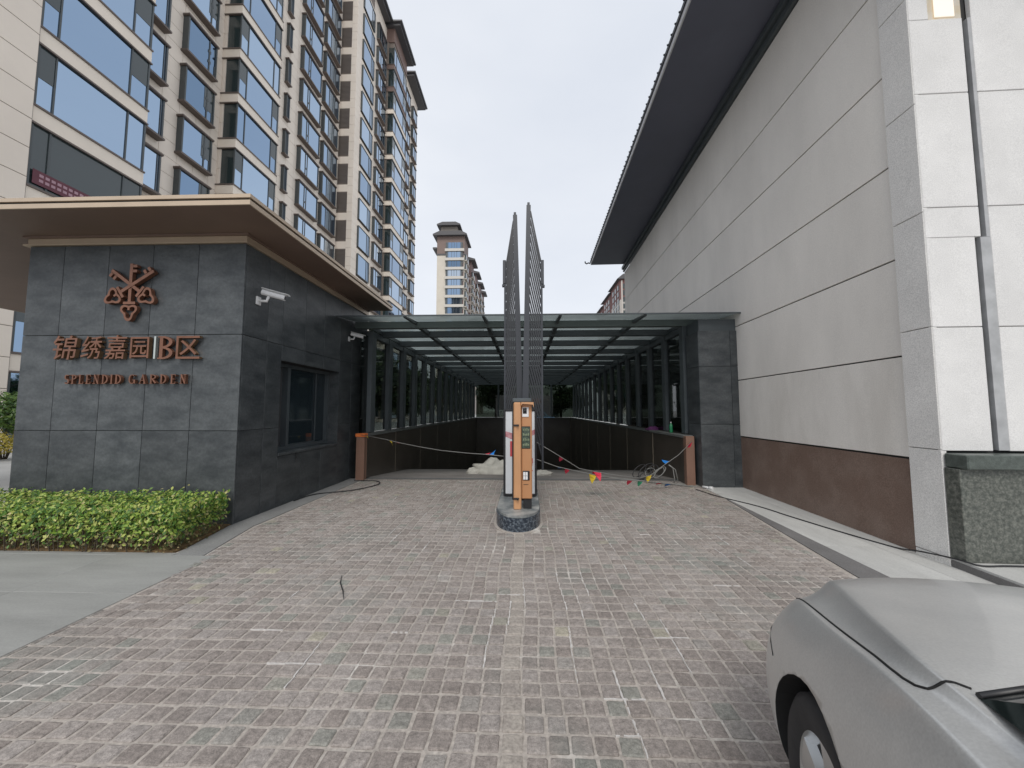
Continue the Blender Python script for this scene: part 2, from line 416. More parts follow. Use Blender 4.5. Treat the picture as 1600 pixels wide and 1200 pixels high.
# ------------------------------------------------------------------ mesh helpers
class MB:
    def __init__(self):
        self.v = []; self.f = []; self.mi = []; self.sm = []
    def add(self, verts, faces, mi=0, smooth=False):
        k = len(self.v)
        self.v += [tuple(p) for p in verts]
        for f in faces:
            self.f.append(tuple(i + k for i in f)); self.mi.append(mi); self.sm.append(smooth)
        return self
    def box(self, x0, x1, y0, y1, z0, z1, mi=0):
        if x0 > x1: x0, x1 = x1, x0
        if y0 > y1: y0, y1 = y1, y0
        if z0 > z1: z0, z1 = z1, z0
        v = [(x0, y0, z0), (x1, y0, z0), (x1, y1, z0), (x0, y1, z0), (x0, y0, z1), (x1, y0, z1), (x1, y1, z1), (x0, y1, z1)]
        return self.add(v, [(0, 3, 2, 1), (4, 5, 6, 7), (0, 1, 5, 4), (1, 2, 6, 5), (2, 3, 7, 6), (3, 0, 4, 7)], mi)
    def cbox(self, x0, x1, y0, y1, z0, z1, c=0.004, mi=0):
        """A box with chamfered edges (all twelve)."""
        b = bmesh.new()
        bmesh.ops.create_cube(b, size=1.0)
        for q in b.verts:
            q.co = Vector(((x0 + x1) / 2 + q.co.x * (x1 - x0), (y0 + y1) / 2 + q.co.y * (y1 - y0), (z0 + z1) / 2 + q.co.z * (z1 - z0)))
        bmesh.ops.bevel(b, geom=list(b.edges), offset=c, segments=1, affect='EDGES')
        b.verts.index_update()
        self.add([q.co[:] for q in b.verts], [[q.index for q in f.verts] for f in b.faces], mi)
        b.free()
        return self
    def prism(self, poly, z0, z1, mi=0, axis='z'):
        """Extrude a 2D polygon; axis y: poly is (x, z), runs y0..y1; axis x: poly is (y, z)."""
        n = len(poly)
        def P(p, h):
            return (p[0], p[1], h) if axis == 'z' else ((p[0], h, p[1]) if axis == 'y' else (h, p[0], p[1]))
        v = [P(p, z0) for p in poly] + [P(p, z1) for p in poly]
        f = [tuple(range(n - 1, -1, -1)), tuple(range(n, 2 * n))] + [(i, (i + 1) % n, n + (i + 1) % n, n + i) for i in range(n)]
        return self.add(v, f, mi)
    def tube(self, pts, r, n=8, mi=0, cap=True, radii=None):
        pts = [Vector(p) for p in pts]
        k = len(self.v)
        prev = None
        for i, p in enumerate(pts):
            t = (pts[min(i + 1, len(pts) - 1)] - pts[max(i - 1, 0)]).normalized()
            if prev is None:
                a = t.orthogonal().normalized()
            else:
                a = (prev - t * prev.dot(t))
                a = a.normalized() if a.length > 1e-6 else t.orthogonal().normalized()
            prev = a
            b = t.cross(a)
            rr = radii[i] if radii else r
            for j in range(n):
                an = 2 * math.pi * j / n
                self.v.append(tuple(p + (a * math.cos(an) + b * math.sin(an)) * rr))
        for i in range(len(pts) - 1):
            for j in range(n):
                self.f.append((k + i * n + j, k + i * n + (j + 1) % n, k + (i + 1) * n + (j + 1) % n, k + (i + 1) * n + j)); self.mi.append(mi); self.sm.append(True)
        if cap:
            self.f.append(tuple(k + j for j in range(n - 1, -1, -1))); self.mi.append(mi); self.sm.append(False)
            e = k + (len(pts) - 1) * n
            self.f.append(tuple(e + j for j in range(n))); self.mi.append(mi); self.sm.append(False)
        return self
    def lathe(self, prof, n=24, origin=(0, 0, 0), axis='z', mi=0):
        """prof: list of (radius, height) along the axis."""
        k = len(self.v)
        ox, oy, oz = origin
        for r_, h in prof:
            for j in range(n):
                a = 2 * math.pi * j / n
                c, s = r_ * math.cos(a), r_ * math.sin(a)
                if axis == 'z': self.v.append((ox + c, oy + s, oz + h))
                elif axis == 'x': self.v.append((ox + h, oy + c, oz + s))
                else: self.v.append((ox + c, oy + h, oz + s))
        for i in range(len(prof) - 1):
            for j in range(n):
                self.f.append((k + i * n + j, k + i * n + (j + 1) % n, k + (i + 1) * n + (j + 1) % n, k + (i + 1) * n + j)); self.mi.append(mi); self.sm.append(True)
        return self
    def shift(self, d):
        self.v = [(a + d[0], b + d[1], c + d[2]) for a, b, c in self.v]
        return self
    def mesh(self, name, mats):
        me = bpy.data.meshes.new(name)
        me.from_pydata(self.v, [], self.f)
        for m in (mats if isinstance(mats, (list, tuple)) else [mats]):
            me.materials.append(m)
        me.polygons.foreach_set('material_index', self.mi)
        me.polygons.foreach_set('use_smooth', self.sm)
        me.update()
        return me

WL = {}                       # world offset of things built in world coordinates
def tag(o, label=None, cat=None, group=None, kind=None):
    if label: o['label'] = label
    if cat: o['category'] = cat
    if group: o['group'] = group
    if kind: o['kind'] = kind
    return o

def thing(name, label, cat, loc=(0, 0, 0), rot=(0, 0, 0), group=None, local=False):
    o = bpy.data.objects.new(name, None)
    o.empty_display_size = 0.2
    COL.objects.link(o)
    o.location = loc; o.rotation_euler = rot
    WL[o.name] = Vector((0, 0, 0)) if local else Vector(loc)
    return tag(o, label, cat, group)

def put(name, mb, mats, parent=None, label=None, kind=None, loc=None):
    """Link one mesh object. Under a thing built in world coordinates the thing's own place is subtracted."""
    if parent is not None and loc is None:
        off = WL.get(parent.name, Vector((0, 0, 0)))
        mb.shift(-off)
    me = mb.mesh(name, mats)
    o = bpy.data.objects.new(name, me)
    COL.objects.link(o)
    if parent is not None:
        o.parent = parent
        WL[o.name] = WL.get(parent.name, Vector((0, 0, 0)))
    if loc is not None:
        o.location = loc
    return tag(o, label, None, None, kind)

def inst(name, me, parent, loc=(0, 0, 0), rot=(0, 0, 0), kind=None, scale=None):
    o = bpy.data.objects.new(name, me)
    COL.objects.link(o)
    o.parent = parent
    o.location = loc; o.rotation_euler = rot
    if scale: o.scale = scale
    WL[o.name] = Vector((0, 0, 0))
    if kind: o['kind'] = kind
    return o

def structure(name, mb, mats):
    return put(name, mb, mats, kind='structure')

def copy_tree(o, parent=None):
    c = o.copy(); COL.objects.link(c)
    if parent is not None: c.parent = parent
    for ch in list(o.children):
        copy_tree(ch, c)
    return c

# ------------------------------------------------------------------ ground and paving
RX0, RX1, RY0, RY1 = -3.60, 3.62, 8.30, 27.6       # the opening of the ramp
g = MB()
for a in ((-400, RX0, -60, 600), (RX1, 400, -60, 600), (RX0, RX1, -60, RY0), (RX0, RX1, RY1, 600)):
    g.add([(a[0], a[2], -0.03), (a[1], a[2], -0.03), (a[1], a[3], -0.03), (a[0], a[3], -0.03)], [(0, 1, 2, 3)])
structure('ground', g, GROUND)

def edge_left(y):
    if y < 3.3: return -3.20
    if y < 4.9: return -3.20 - 0.30 * (y - 3.3) / 1.6
    return -3.50
def edge_right(y):
    return 2.93 + (y - 3.56) * 0.1495 if y > 3.0 else 2.85

mb = MB()
mb.add([(-3.7, -6, -0.0062), (3.7, -6, -0.0062), (3.7, 8.31, -0.0062), (-3.7, 8.31, -0.0062)], [(0, 1, 2, 3)])
drive = structure('driveway', mb, MORTAR)

def paver_shape(w, d, seed):
    """A rounded sett with an uneven top: 5 x 5 grid whose rim drops into the joint, plus sides. Centre at the origin, top near z=0."""
    rr = random.Random(seed)
    xs = [-w / 2, -w / 2 + 0.008, 0, w / 2 - 0.008, w / 2]
    ys = [-d / 2, -d / 2 + 0.008, 0, d / 2 - 0.008, d / 2]
    v = []; f = []
    for j, y in enumerate(ys):
        for i, x in enumerate(xs):
            ex, ey = i in (0, 4), j in (0, 4)
            z = -0.0045 if (ex or ey) else rr.uniform(-0.0022, 0.0026)
            if i == 2 and j == 2: z += 0.0015
            k = 0.945 if (ex and ey) else 1.0
            v.append((x * k + rr.uniform(-.002, .002), y * k + rr.uniform(-.002, .002), z))
    for j in range(4):
        for i in range(4):
            a = j * 5 + i
            f.append((a, a + 1, a + 6, a + 5))
    ring = [0, 1, 2, 3, 4, 9, 14, 19, 24, 23, 22, 21, 20, 15, 10, 5]
    k = len(v)
    v += [(v[q][0], v[q][1], -0.03) for q in ring]
    n = len(ring)
    for i in range(n):
        f.append((ring[i], k + i, k + (i + 1) % n, ring[(i + 1) % n]))
    return v, f

PITCH = 0.110
GRID = [-3.6]
while GRID[-1] < 3.5:
    GRID.append(GRID[-1] + PITCH + random.uniform(-.007, .007))
CENTRE = min(GRID, key=lambda q: abs(q + .15))
rows = []
y = 0.10
ri = 0
allp = []
while y < 8.22:
    d = PITCH + random.uniform(-0.008, 0.008)
    if y + d > 8.25: d = 8.25 - y
    x0, x1 = edge_left(y + d / 2), edge_right(y + d / 2)
    cols = []
    for (a, b) in zip(GRID[:-1], GRID[1:]):
        lean = .012 * math.sin(ri * .55 + a * 1.3)
        if b <= x0 + .02 or a >= x1 - .02: continue
        a2, b2 = max(a + lean, x0), min(b + lean, x1)
        cols.append((a2, b2 - a2))
    for (xx, w) in cols:
        if w < 0.03: continue
        if abs(xx + w / 2 + 0.09) < 0.26 and 4.75 < y + d / 2 < 6.7: continue
        allp.append((xx + w / 2 + random.uniform(-.002, .002), y + d / 2 + random.uniform(-.004, .004), w - random.uniform(.010, .017), d - random.uniform(.010, .018), abs(xx - CENTRE) < .03))
    y += d
    ri += 1

def in_view(px, py):
    dx, dy, dz = px, py, -1.5
    cx = dx * 0.9994 + dy * 0.0339
    fy = -0.0339 * dx + 0.9994 * dy
    cz = fy * 0.9976 + dz * 0.0693
    cy = fy * -0.0693 + dz * 0.9976
    if cz < 0.2: return 0
    u, v = 590 * cx / cz, -590 * cy / cz
    if abs(u) > 810 or abs(v) > 608: return 0
    if u > 395 and v > 330 + (u - 420) * 0.0: return 0
    return 1 / (cz * cz)
ranked = sorted(range(len(allp)), key=lambda i: -in_view(*allp[i][:2]))
single = set(ranked[:300])
variants = []
for s in range(14):
    v, f = paver_shape(0.097, 0.097, s)
    b = MB(); b.add(v, f); variants.append(b.mesh('paver', PAVER))
pale_variants = []
for s in range(5):
    v, f = paver_shape(0.097, 0.097, 40 + s)
    b = MB(); b.add(v, f); pale_variants.append(b.mesh('paver', PAVER_PALE))
far = MB()
for i, (px, py, w, d, pale) in enumerate(allp):
    tilt = (random.uniform(-.012, .012), random.uniform(-.012, .012), random.uniform(-.025, .025))
    dz = random.uniform(-0.0022, 0.0022)
    if i in single:
        inst('paver', random.choice(pale_variants if pale else variants), drive, (px, py, dz), tilt, scale=(w / 0.097, d / 0.097, 1))
    else:
        v, f = paver_shape(w, d, 1000 + i % 60)
        M = Matrix.Translation((px, py, dz)) @ Matrix.Rotation(tilt[2], 4, 'Z') @ Matrix.Rotation(tilt[0], 4, 'X')
        far.add([tuple(M @ Vector(p)) for p in v], f, 1 if pale else 0)
put('paver_field', far, [PAVER_FAR, PAVER_PALE], drive, kind='stuff')

# white lime streaks in some joints, following the rows and columns
LIME = mat('lime_bloom', (0.56, 0.54, 0.52), 0.9, var=0.12, vscale=30)
mb = MB()
def lime(x, y_, along_y, n):
    """Streaks in the joint to the right of (or above) n setts in a row, starting with the sett nearest to (x, y_)."""
    for k in range(n):
        p = min(allp, key=lambda q: (q[0] - x) ** 2 + (q[1] - y_) ** 2)
        px, py, w, d = p[:4]
        wd = random.uniform(.0035, .0075)
        m = 6
        pts = []
        for i in range(m + 1):
            f = i / m - .5
            if along_y: pts.append((px + w / 2 + .0065 + random.uniform(-.002, .002), py + f * (d + .016), wd * random.uniform(.25, 1)))
            else: pts.append((px + f * (w + .016), py + d / 2 + .0065 + random.uniform(-.002, .002), wd * random.uniform(.25, 1)))
        zt = .0005 + random.uniform(0, .001)
        for (a, b) in zip(pts[:-1], pts[1:]):
            if random.random() < .12: continue
            if along_y: pl = [(a[0] - a[2], a[1]), (a[0] + a[2], a[1]), (b[0] + b[2], b[1]), (b[0] - b[2], b[1])]
            else: pl = [(a[0], a[1] - a[2]), (b[0], b[1] - b[2]), (b[0], b[1] + b[2]), (a[0], a[1] + a[2])]
            mb.prism(pl, -.012, zt)
        if along_y: y_ = py + d + .013; x = px
        else: x = px + w + .013; y_ = py
for (x, y_, ay, n) in ((-1.32, 2.18, True, 4), (-1.48, 2.30, False, 3), (-.10, 3.05, True, 4), (-.25, 3.12, False, 3), (.43, 1.82, True, 5), (.45, 2.02, False, 2), (.50, 1.80, False, 1), (.93, 2.35, True, 5), (.95, 2.55, False, 2),
                       (-.45, 2.98, False, 3), (-.33, 2.4, True, 6), (.30, 3.0, True, 6), (.44, 3.3, True, 4), (.66, 2.1, True, 3), (-1.85, 2.6, False, 2), (-.86, 2.62, False, 1), (-.2, 2.75, True, 4), (.2, 2.3, True, 5)):
    lime(x, y_, ay, n)
for _ in range(34):
    lime(random.uniform(.2, 2.7), random.uniform(2.9, 6.6), random.random() < .85, random.randint(1, 3))
for _ in range(9):
    lime(random.uniform(-2.8, 0), random.uniform(2.4, 6.5), random.random() < .8, random.randint(1, 3))
put('lime_streaks', mb, LIME, drive, kind='stuff')

# left apron of smooth slabs, border strips, right pavement
apron = structure('stone_apron', MB().add([(-14, -6, -0.010), (-3.20, -6, -0.010), (-3.20, 3.98, -0.010), (-14, 3.98, -0.010)], [(0, 1, 2, 3)]), JOINT)
yy = -0.9
while yy < 3.9:
    for i in range(10):
        xa = -3.203 - i * 1.05
        put('slab', MB().cbox(xa - 1.047, xa, yy + .0015, min(yy + 0.7985, 3.972) if yy < 3.0 or i > 0 else 3.9, -0.03, 0.001 + random.uniform(-.001, .001), 0.002), APRON, apron)
    yy += 0.8
put('slab', MB().cbox(-4.25, -3.665, 3.9015, 3.972, -0.03, 0.001, 0.002), APRON, apron)
mb = MB()
mb.prism([(-3.845, 4.93), (-3.52, 4.93), (-3.52, 8.3), (-3.845, 8.3)], -0.03, 0.004)
mb.prism([(-3.64, 3.905), (-3.325, 3.905), (-3.53, 4.927), (-3.845, 4.927)], -0.03, 0.004)
structure('left_border_strip', mb, BORDER)
mb = MB()
pts_in = [(2.93, 3.56), (3.378, 6.57), (3.56, 7.8)]
mb.prism([(2.86, 2.6), (3.225, 2.6), (3.42, 6.6), (3.50, 7.85), (3.54, 7.85), (3.38, 6.6)][:3] + [(3.395, 6.6)], -0.03, 0.004)
structure('right_border_strip', mb, DARK_STRIP)
pav = structure('right_pavement', MB().add([(2.86, -6, -0.014), (9, -6, -0.014), (9, 7.6, -0.014), (2.86, 7.6, -0.014)], [(0, 1, 2, 3)]), JOINT)
yy = -1.0
while yy < 7.58:
    y2 = min(yy + 0.9, 7.59)
    for i in range(4):
        def lx(t): return 3.223 + (t - 2.6) * 0.0487 if t > 2.6 else 2.88 + max(0, t + 1) * 0.095
        a0, a1 = lx(yy), lx(y2)
        if i == 0:
            b0, b1 = a0 + 0.55, a1 + 0.55
        else:
            a0 += 0.553 + (i - 1) * 0.9; a1 += 0.553 + (i - 1) * 0.9; b0, b1 = a0 + 0.897, a1 + 0.897
        put('slab', MB().prism([(a0, yy + .0015), (b0, yy + .0015), (b1, y2 - .0015), (a1, y2 - .0015)], -0.03, 0.005 + random.uniform(-.001, .001)), LIGHT_SLAB, pav)
    yy += 0.9
structure('planting_bed', MB().prism([(-14, 3.985), (-3.70, 3.985), (-3.86, 4.94), (-14, 4.94)], -0.03, 0.012), SOIL)

# ramp floor with its crest, then steep descent
mb = MB()
prof = [(8.262, 0.0), (8.6, -0.005), (9.4, -0.075), (10.4, -0.17), (11.5, -0.28), (12.2, -0.40), (13.5, -0.68), (18, -1.7), (27.6, -3.9)]
for i in range(len(prof) - 1):
    (ya, za), (yb, zb) = prof[i], prof[i + 1]
    mb.add([(RX0 + .02, ya, za), (RX1 - .02, ya, za), (RX1 - .02, yb, zb), (RX0 + .02, yb, zb)], [(0, 1, 2, 3)])
structure('ramp', mb, CONCRETE)
tag(put('drain_channel', MB().cbox(-3.5, 3.3, 8.36, 8.40, -0.02, 0.006, 0.002), STEEL), kind='structure')

# ------------------------------------------------------------------ gatehouse
GX0, GX1, GY0, GY1, GZ = -6.96, -3.84, 4.945, 9.0, 3.80
gh = thing('gatehouse', 'dark slate gatehouse with champagne trimmed flat roof and a window towards the driveway', 'gatehouse', (-5.4, 7.0, 0))
mb = MB()
T = 0.03
wy0, wy1, wz0, wz1 = 5.80, 7.66, 0.785, 2.285           # window opening in the driveway side
mb.box(GX0 + T, GX1 - 0.36, GY0 + T, GY1, 0, GZ)       # core, kept back from the window recess
mb.box(GX1 - 0.36, GX1 - T, GY0 + T, wy0, 0, GZ)
mb.box(GX1 - 0.36, GX1 - T, wy1, GY1, 0, GZ)
mb.box(GX1 - 0.36, GX1 - T, wy0, wy1, 0, wz0)
mb.box(GX1 - 0.36, GX1 - T, wy0, wy1, wz1, GZ)
put('wall', mb, SLATE_BACK, gh)
xs = [-6.96, -6.447, -5.794, -5.155, -4.504, -3.84]
zs = [0.0, 1.225, 2.53, 3.80]
J = 0.003
for i in range(5):
    for k in range(3):
        x1_ = xs[i + 1] - (J if i < 4 else 0.0)
        put('stone_panel', MB().cbox(xs[i] + J, x1_, GY0, GY0 + T - 0.002, zs[k] + J, zs[k + 1] - J, 0.003), SLATE, gh)
ys = [4.977, 5.45, wy0, 6.42, 7.04, wy1, 8.20, 9.0]
for i in range(7):
    segs = [(zs[k], zs[k + 1]) for k in range(3)]
    if 2 <= i <= 4: segs = [(0.0, wz0), (wz1, 2.53), (2.53, 3.80)]
    for (a, b) in segs:
        put('stone_panel', MB().cbox(GX1 - T + 0.002, GX1, ys[i] + J, ys[i + 1] - J, a + J, b - J, 0.003), SLATE, gh)
for k in range(3):
    put('stone_panel', MB().cbox(GX0, GX0 + T - 0.002, GY0 + T, GY1, zs[k] + J, zs[k + 1] - J, 0.003), SLATE, gh)
win = put('window', MB().box(GX1 - 0.34, GX1 - 0.20, wy0 + .004, wy0 + 0.06, wz0 + .05, wz1 - .004).box(GX1 - 0.34, GX1 - 0.20, wy1 - 0.06, wy1 - .004, wz0 + .05, wz1 - .004)
          .box(GX1 - 0.34, GX1 - 0.20, wy0 + 0.06, wy1 - 0.06, wz1 - 0.06, wz1 - .004).box(GX1 - 0.34, GX1 - 0.20, wy0 + 0.06, wy1 - 0.06, wz0 + .05, wz0 + 0.11)
          .box(GX1 - 0.33, GX1 - 0.19, 6.28, 6.35, wz0 + 0.11, wz1 - 0.06), STEEL, gh)
put('pane', MB().box(GX1 - 0.30, GX1 - 0.29, wy0 + 0.06, 6.28, wz0 + 0.11, wz1 - 0.06), mat('guard_room_wall_pane', (0.075, 0.075, 0.078), 0.12, spec=0.6), win)
put('pane', MB().box(GX1 - 0.28, GX1 - 0.27, 6.35, wy1 - 0.06, wz0 + 0.11, wz1 - 0.06), mat('guard_room_pane', (0.020, 0.030, 0.036), 0.05, spec=0.7), win)
put('sash', MB().box(GX1 - 0.265, GX1 - 0.245, 7.25, 7.27, wz0 + 0.11, wz1 - 0.06).box(GX1 - 0.265, GX1 - 0.245, 6.36, 7.25, wz0 + 0.112, wz0 + 0.13), STEEL, win)
put('sill', MB().cbox(GX1 - 0.355, GX1 + 0.012, wy0 + .003, wy1 - .003, wz0 + 0.003, wz0 + 0.045, 0.004), SLATE, win)
put('reveal', MB().box(GX1 - 0.36, GX1 - 0.001, wy1 - 0.003, wy1 + 0.004, wz0 + .046, wz1), SLATE, win)
# champagne cornice in two steps and the wide eave
def ring_band(mb_, x0, x1, y0, y1, z0, z1, t):
    mb_.box(x0, x1, y0, y0 + t, z0, z1)
    mb_.box(x1 - t, x1, y0 + t, y1, z0, z1)
    mb_.box(x0, x0 + t, y0 + t, y1, z0, z1)
mb = MB()
ring_band(mb, GX0 - 0.075, GX1 + 0.03, GY0 - 0.03, GY1 + .01, 3.803, 3.826, 0.08)
ring_band(mb, GX0 - 0.015, GX1 + 0.018, GY0 - 0.018, GY1 + .008, 3.828, 3.90, 0.06)
put('cornice', mb, BRONZE, gh)
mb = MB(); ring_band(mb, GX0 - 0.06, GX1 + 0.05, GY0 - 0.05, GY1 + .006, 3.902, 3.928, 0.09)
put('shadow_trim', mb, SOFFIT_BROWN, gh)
EX0, EX1, EY0, EY1 = -12.5, -3.24, 4.195, 9.02
roof = put('roof', MB().box(EX0, EX1 - 0.02, EY0 + 0.02, EY1 - .02, 3.93, 3.965).box(EX0, EX1 - 0.10, EY0 + 0.10, EY1 - .1, 3.966, 4.10), SOFFIT_BROWN, gh)
fa = MB()
ring_band(fa, EX0, EX1, EY0, EY1, 3.928, 3.985, 0.018)
ring_band(fa, EX0, EX1 - 0.02, EY0 + 0.02, EY1, 3.986, 4.008, 0.02)
ring_band(fa, EX0, EX1 + 0.008, EY0 - 0.008, EY1, 4.01, 4.055, 0.03)
put('fascia', fa, [BRONZE], roof)
put('fascia_groove', MB().box(EX0, EX1 - 0.022, EY0 + 0.018, EY0 + 0.024, 3.985, 4.01).box(EX1 - 0.024, EX1 - 0.018, EY0 + .03, EY1 - .02, 3.985, 4.01), SLATE_BACK, roof)
put('porch_post', MB().cbox(-8.62, -8.42, 6.2, 6.4, 0, 3.93, .01), STEEL, gh)

# sign on the gatehouse front: Chinese characters, bar, B and a second row of serif capitals
FY = GY0 - 0.003
sg = thing('sign', 'copper raised lettering of Chinese characters above SPLENDID GARDEN on the dark slate front wall', 'sign', (-5.42, FY, 2.18))
def glyph(ch, x0, x1, z0, z1, shear=0.0, off=0.002, depth=0.05):
    cu = bpy.data.curves.new('glyph', 'FONT')
    cu.body = ch; cu.extrude = 0.02; cu.offset = off; cu.resolution_u = 4
    cu.shear = shear
    o = bpy.data.objects.new('tmp', cu); COL.objects.link(o)
    dg = bpy.context.evaluated_depsgraph_get(); dg.update()
    me = o.evaluated_get(dg).to_mesh()
    vs = [Vector(v.co) for v in me.vertices]; fs = [tuple(p.vertices) for p in me.polygons]
    o.to_mesh_clear(); bpy.data.objects.remove(o, do_unlink=True)
    ax, bx = min(v.x for v in vs), max(v.x for v in vs)
    ay, by = min(v.y for v in vs), max(v.y for v in vs)
    az, bz = min(v.z for v in vs), max(v.z for v in vs)
    out = []
    for v in vs:
        t = (v.z - az) / max(bz - az, 1e-6)
        out.append((x0 + (v.x - ax) / (bx - ax) * (x1 - x0), FY - 0.012 - t * depth, z0 + (v.y - ay) / (by - ay) * (z1 - z0)))
    m_ = MB()
    for f in fs:
        zt = [out[i][1] for i in f]
        m_.add([], [])
    m_.v = out
    for f in fs:
        zt = [out[i][1] for i in f]
        m_.f.append(f); m_.mi.append(0 if max(zt) < FY - 0.012 - depth * 0.99 else 1); m_.sm.append(False)
    return m_
for ch, a, b, z0, z1, sh in (('锦', -6.455, -6.115, 2.185, 2.515, 0.12), ('绣', -6.055, -5.765, 2.195, 2.505, 0.12), ('嘉', -5.725, -5.415, 2.19, 2.515, 0.10),
                             ('园', -5.365, -5.105, 2.20, 2.49, 0.0), ('区', -4.725, -4.395, 2.19, 2.50, 0.0)):
    put('letter', glyph(ch, a, b, z0, z1, sh), [COPPER, LETTER_SIDE], sg)
put('divider_bar', MB().cbox(-5.045, -5.02, FY - 0.055, FY - 0.012, 2.19, 2.50, .003), SILVERBAR, sg)

def stroke_letter(ch, x, z, h, depth=0.04):
    """Serif capitals: thick stems, thin hairlines, slab serifs; each stroke set a hair in front of the last."""
    w = {'S': .55, 'P': .60, 'L': .58, 'E': .60, 'N': .74, 'D': .72, 'I': .32, 'G': .72, 'A': .74, 'R': .70, 'B': .64}[ch] * h
    TH, TN = 0.15 * h, 0.06 * h
    m_ = MB()
    cnt = [0]
    def quadline(p, q, t):
        p, q = Vector(p), Vector(q)
        d = (q - p).normalized(); nn = Vector((-d.y, d.x)) * t / 2
        y0 = FY - 0.012 - depth - cnt[0] * 0.0006; cnt[0] += 1
        pl = [p + nn, p - nn, q - nn, q + nn]
        m_.prism([(x + a.x, z + a.y) for a in pl], FY - 0.010, y0, 0, 'y')
    def arc(cx, cz, rx, rz, a0, a1, n=9):
        pts = [(cx + rx * math.cos(R(a0 + (a1 - a0) * i / n)), cz + rz * math.sin(R(a0 + (a1 - a0) * i / n)), abs(math.cos(R(a0 + (a1 - a0) * i / n)))) for i in range(n + 1)]
        y0 = FY - 0.012 - depth - cnt[0] * 0.0006; cnt[0] += 1
        outer, inner = [], []
        for (px, pz, k) in pts:
            t = TN + (TH - TN) * k
            d = Vector((px - cx, pz - cz)); d = d / max(d.length, 1e-6)
            outer.append((x + px + d.x * t / 2, z + pz + d.y * t / 2)); inner.append((x + px - d.x * t / 2, z + pz - d.y * t / 2))
        for i in range(n):
            m_.prism([outer[i], outer[i + 1], inner[i + 1], inner[i]], FY - 0.010, y0, 0, 'y')
    def stem(cx, z0=0.0, z1=None):
        z1 = h if z1 is None else z1
        quadline((cx, z0), (cx, z1), TH)
        for zz in (z0, z1):
            e = TN / 2 if zz == z0 else -TN / 2
            quadline((cx - TH, zz + e), (cx + TH, zz + e), TN)
    s0 = TH * 1.0
    if ch == 'I': stem(w / 2)
    elif ch in 'PRB':
        stem(s0)
        arc(s0, h * .74, w - s0 - TH * .4, h * .23, 90, -90)
        if ch == 'R': quadline((w * .45, h * .5), (w - .01 * h, TN), TH)
        if ch == 'B': arc(s0, h * .26, w - s0 - TH * .2, h * .24, 90, -90)
    elif ch == 'D':
        stem(s0); arc(s0, h * .5, w - s0 - TH * .5, h * .47, 90, -90, 12)
    elif ch == 'L':
        stem(s0); quadline((s0, TN / 2), (w, TN / 2), TN); quadline((w - TN / 2, 0), (w - TN / 2, h * .25), TN)
    elif ch == 'E':
        stem(s0)
        for zz in (TN / 2, h * .5, h - TN / 2): quadline((s0, zz), (w * (.8 if zz == h * .5 else 1), zz), TN)
        quadline((w - TN / 2, 0), (w - TN / 2, h * .22), TN); quadline((w - TN / 2, h * .80), (w - TN / 2, h), TN)
    elif ch == 'N':
        quadline((s0, 0), (s0, h), TN); quadline((w - s0, 0), (w - s0, h), TN); quadline((s0, h), (w - s0, 0), TH)
        quadline((0, TN / 2), (s0 * 2, TN / 2), TN); quadline((w - s0 * 2, h - TN / 2), (w, h - TN / 2), TN)
    elif ch == 'A':
        quadline((TH * .5, 0), (w * .5, h), TN); quadline((w * .5, h), (w - TH * .6, 0), TH); quadline((w * .25, h * .36), (w * .72, h * .36), TN)
        quadline((0, TN / 2), (TH * 1.3, TN / 2), TN); quadline((w - TH * 1.7, TN / 2), (w + TH * .2, TN / 2), TN)
    elif ch == 'G':
        arc(w * .5, h * .5, w * .42, h * .47, 50, 300, 14); quadline((w - TH * .6, h * .05), (w - TH * .6, h * .42), TH); quadline((w * .55, h * .42), (w + .02 * h, h * .42), TN)
    elif ch == 'S':
        arc(w * .5, h * .74, w * .34, h * .23, 40, 250, 9); arc(w * .5, h * .27, w * .36, h * .24, 100, -150, 9)
    return m_, w
m_, w_ = stroke_letter('B', -4.99, 2.19, 0.31)
put('letter', m_, COPPER, sg)
for word, xa, xb in (('SPLENDID', -6.27, -5.47), ('GARDEN', -5.365, -4.565)):
    hh = 0.125
    ws = [stroke_letter(c, 0, 0, hh)[1] for c in word]
    gap = ((xb - xa) - sum(ws)) / (len(word) - 1)
    cx = xa
    for c, ww in zip(word, ws):
        m_, _ = stroke_letter(c, cx, 1.855, hh)
        put('letter', m_, COPPER, sg)
        cx += ww + gap

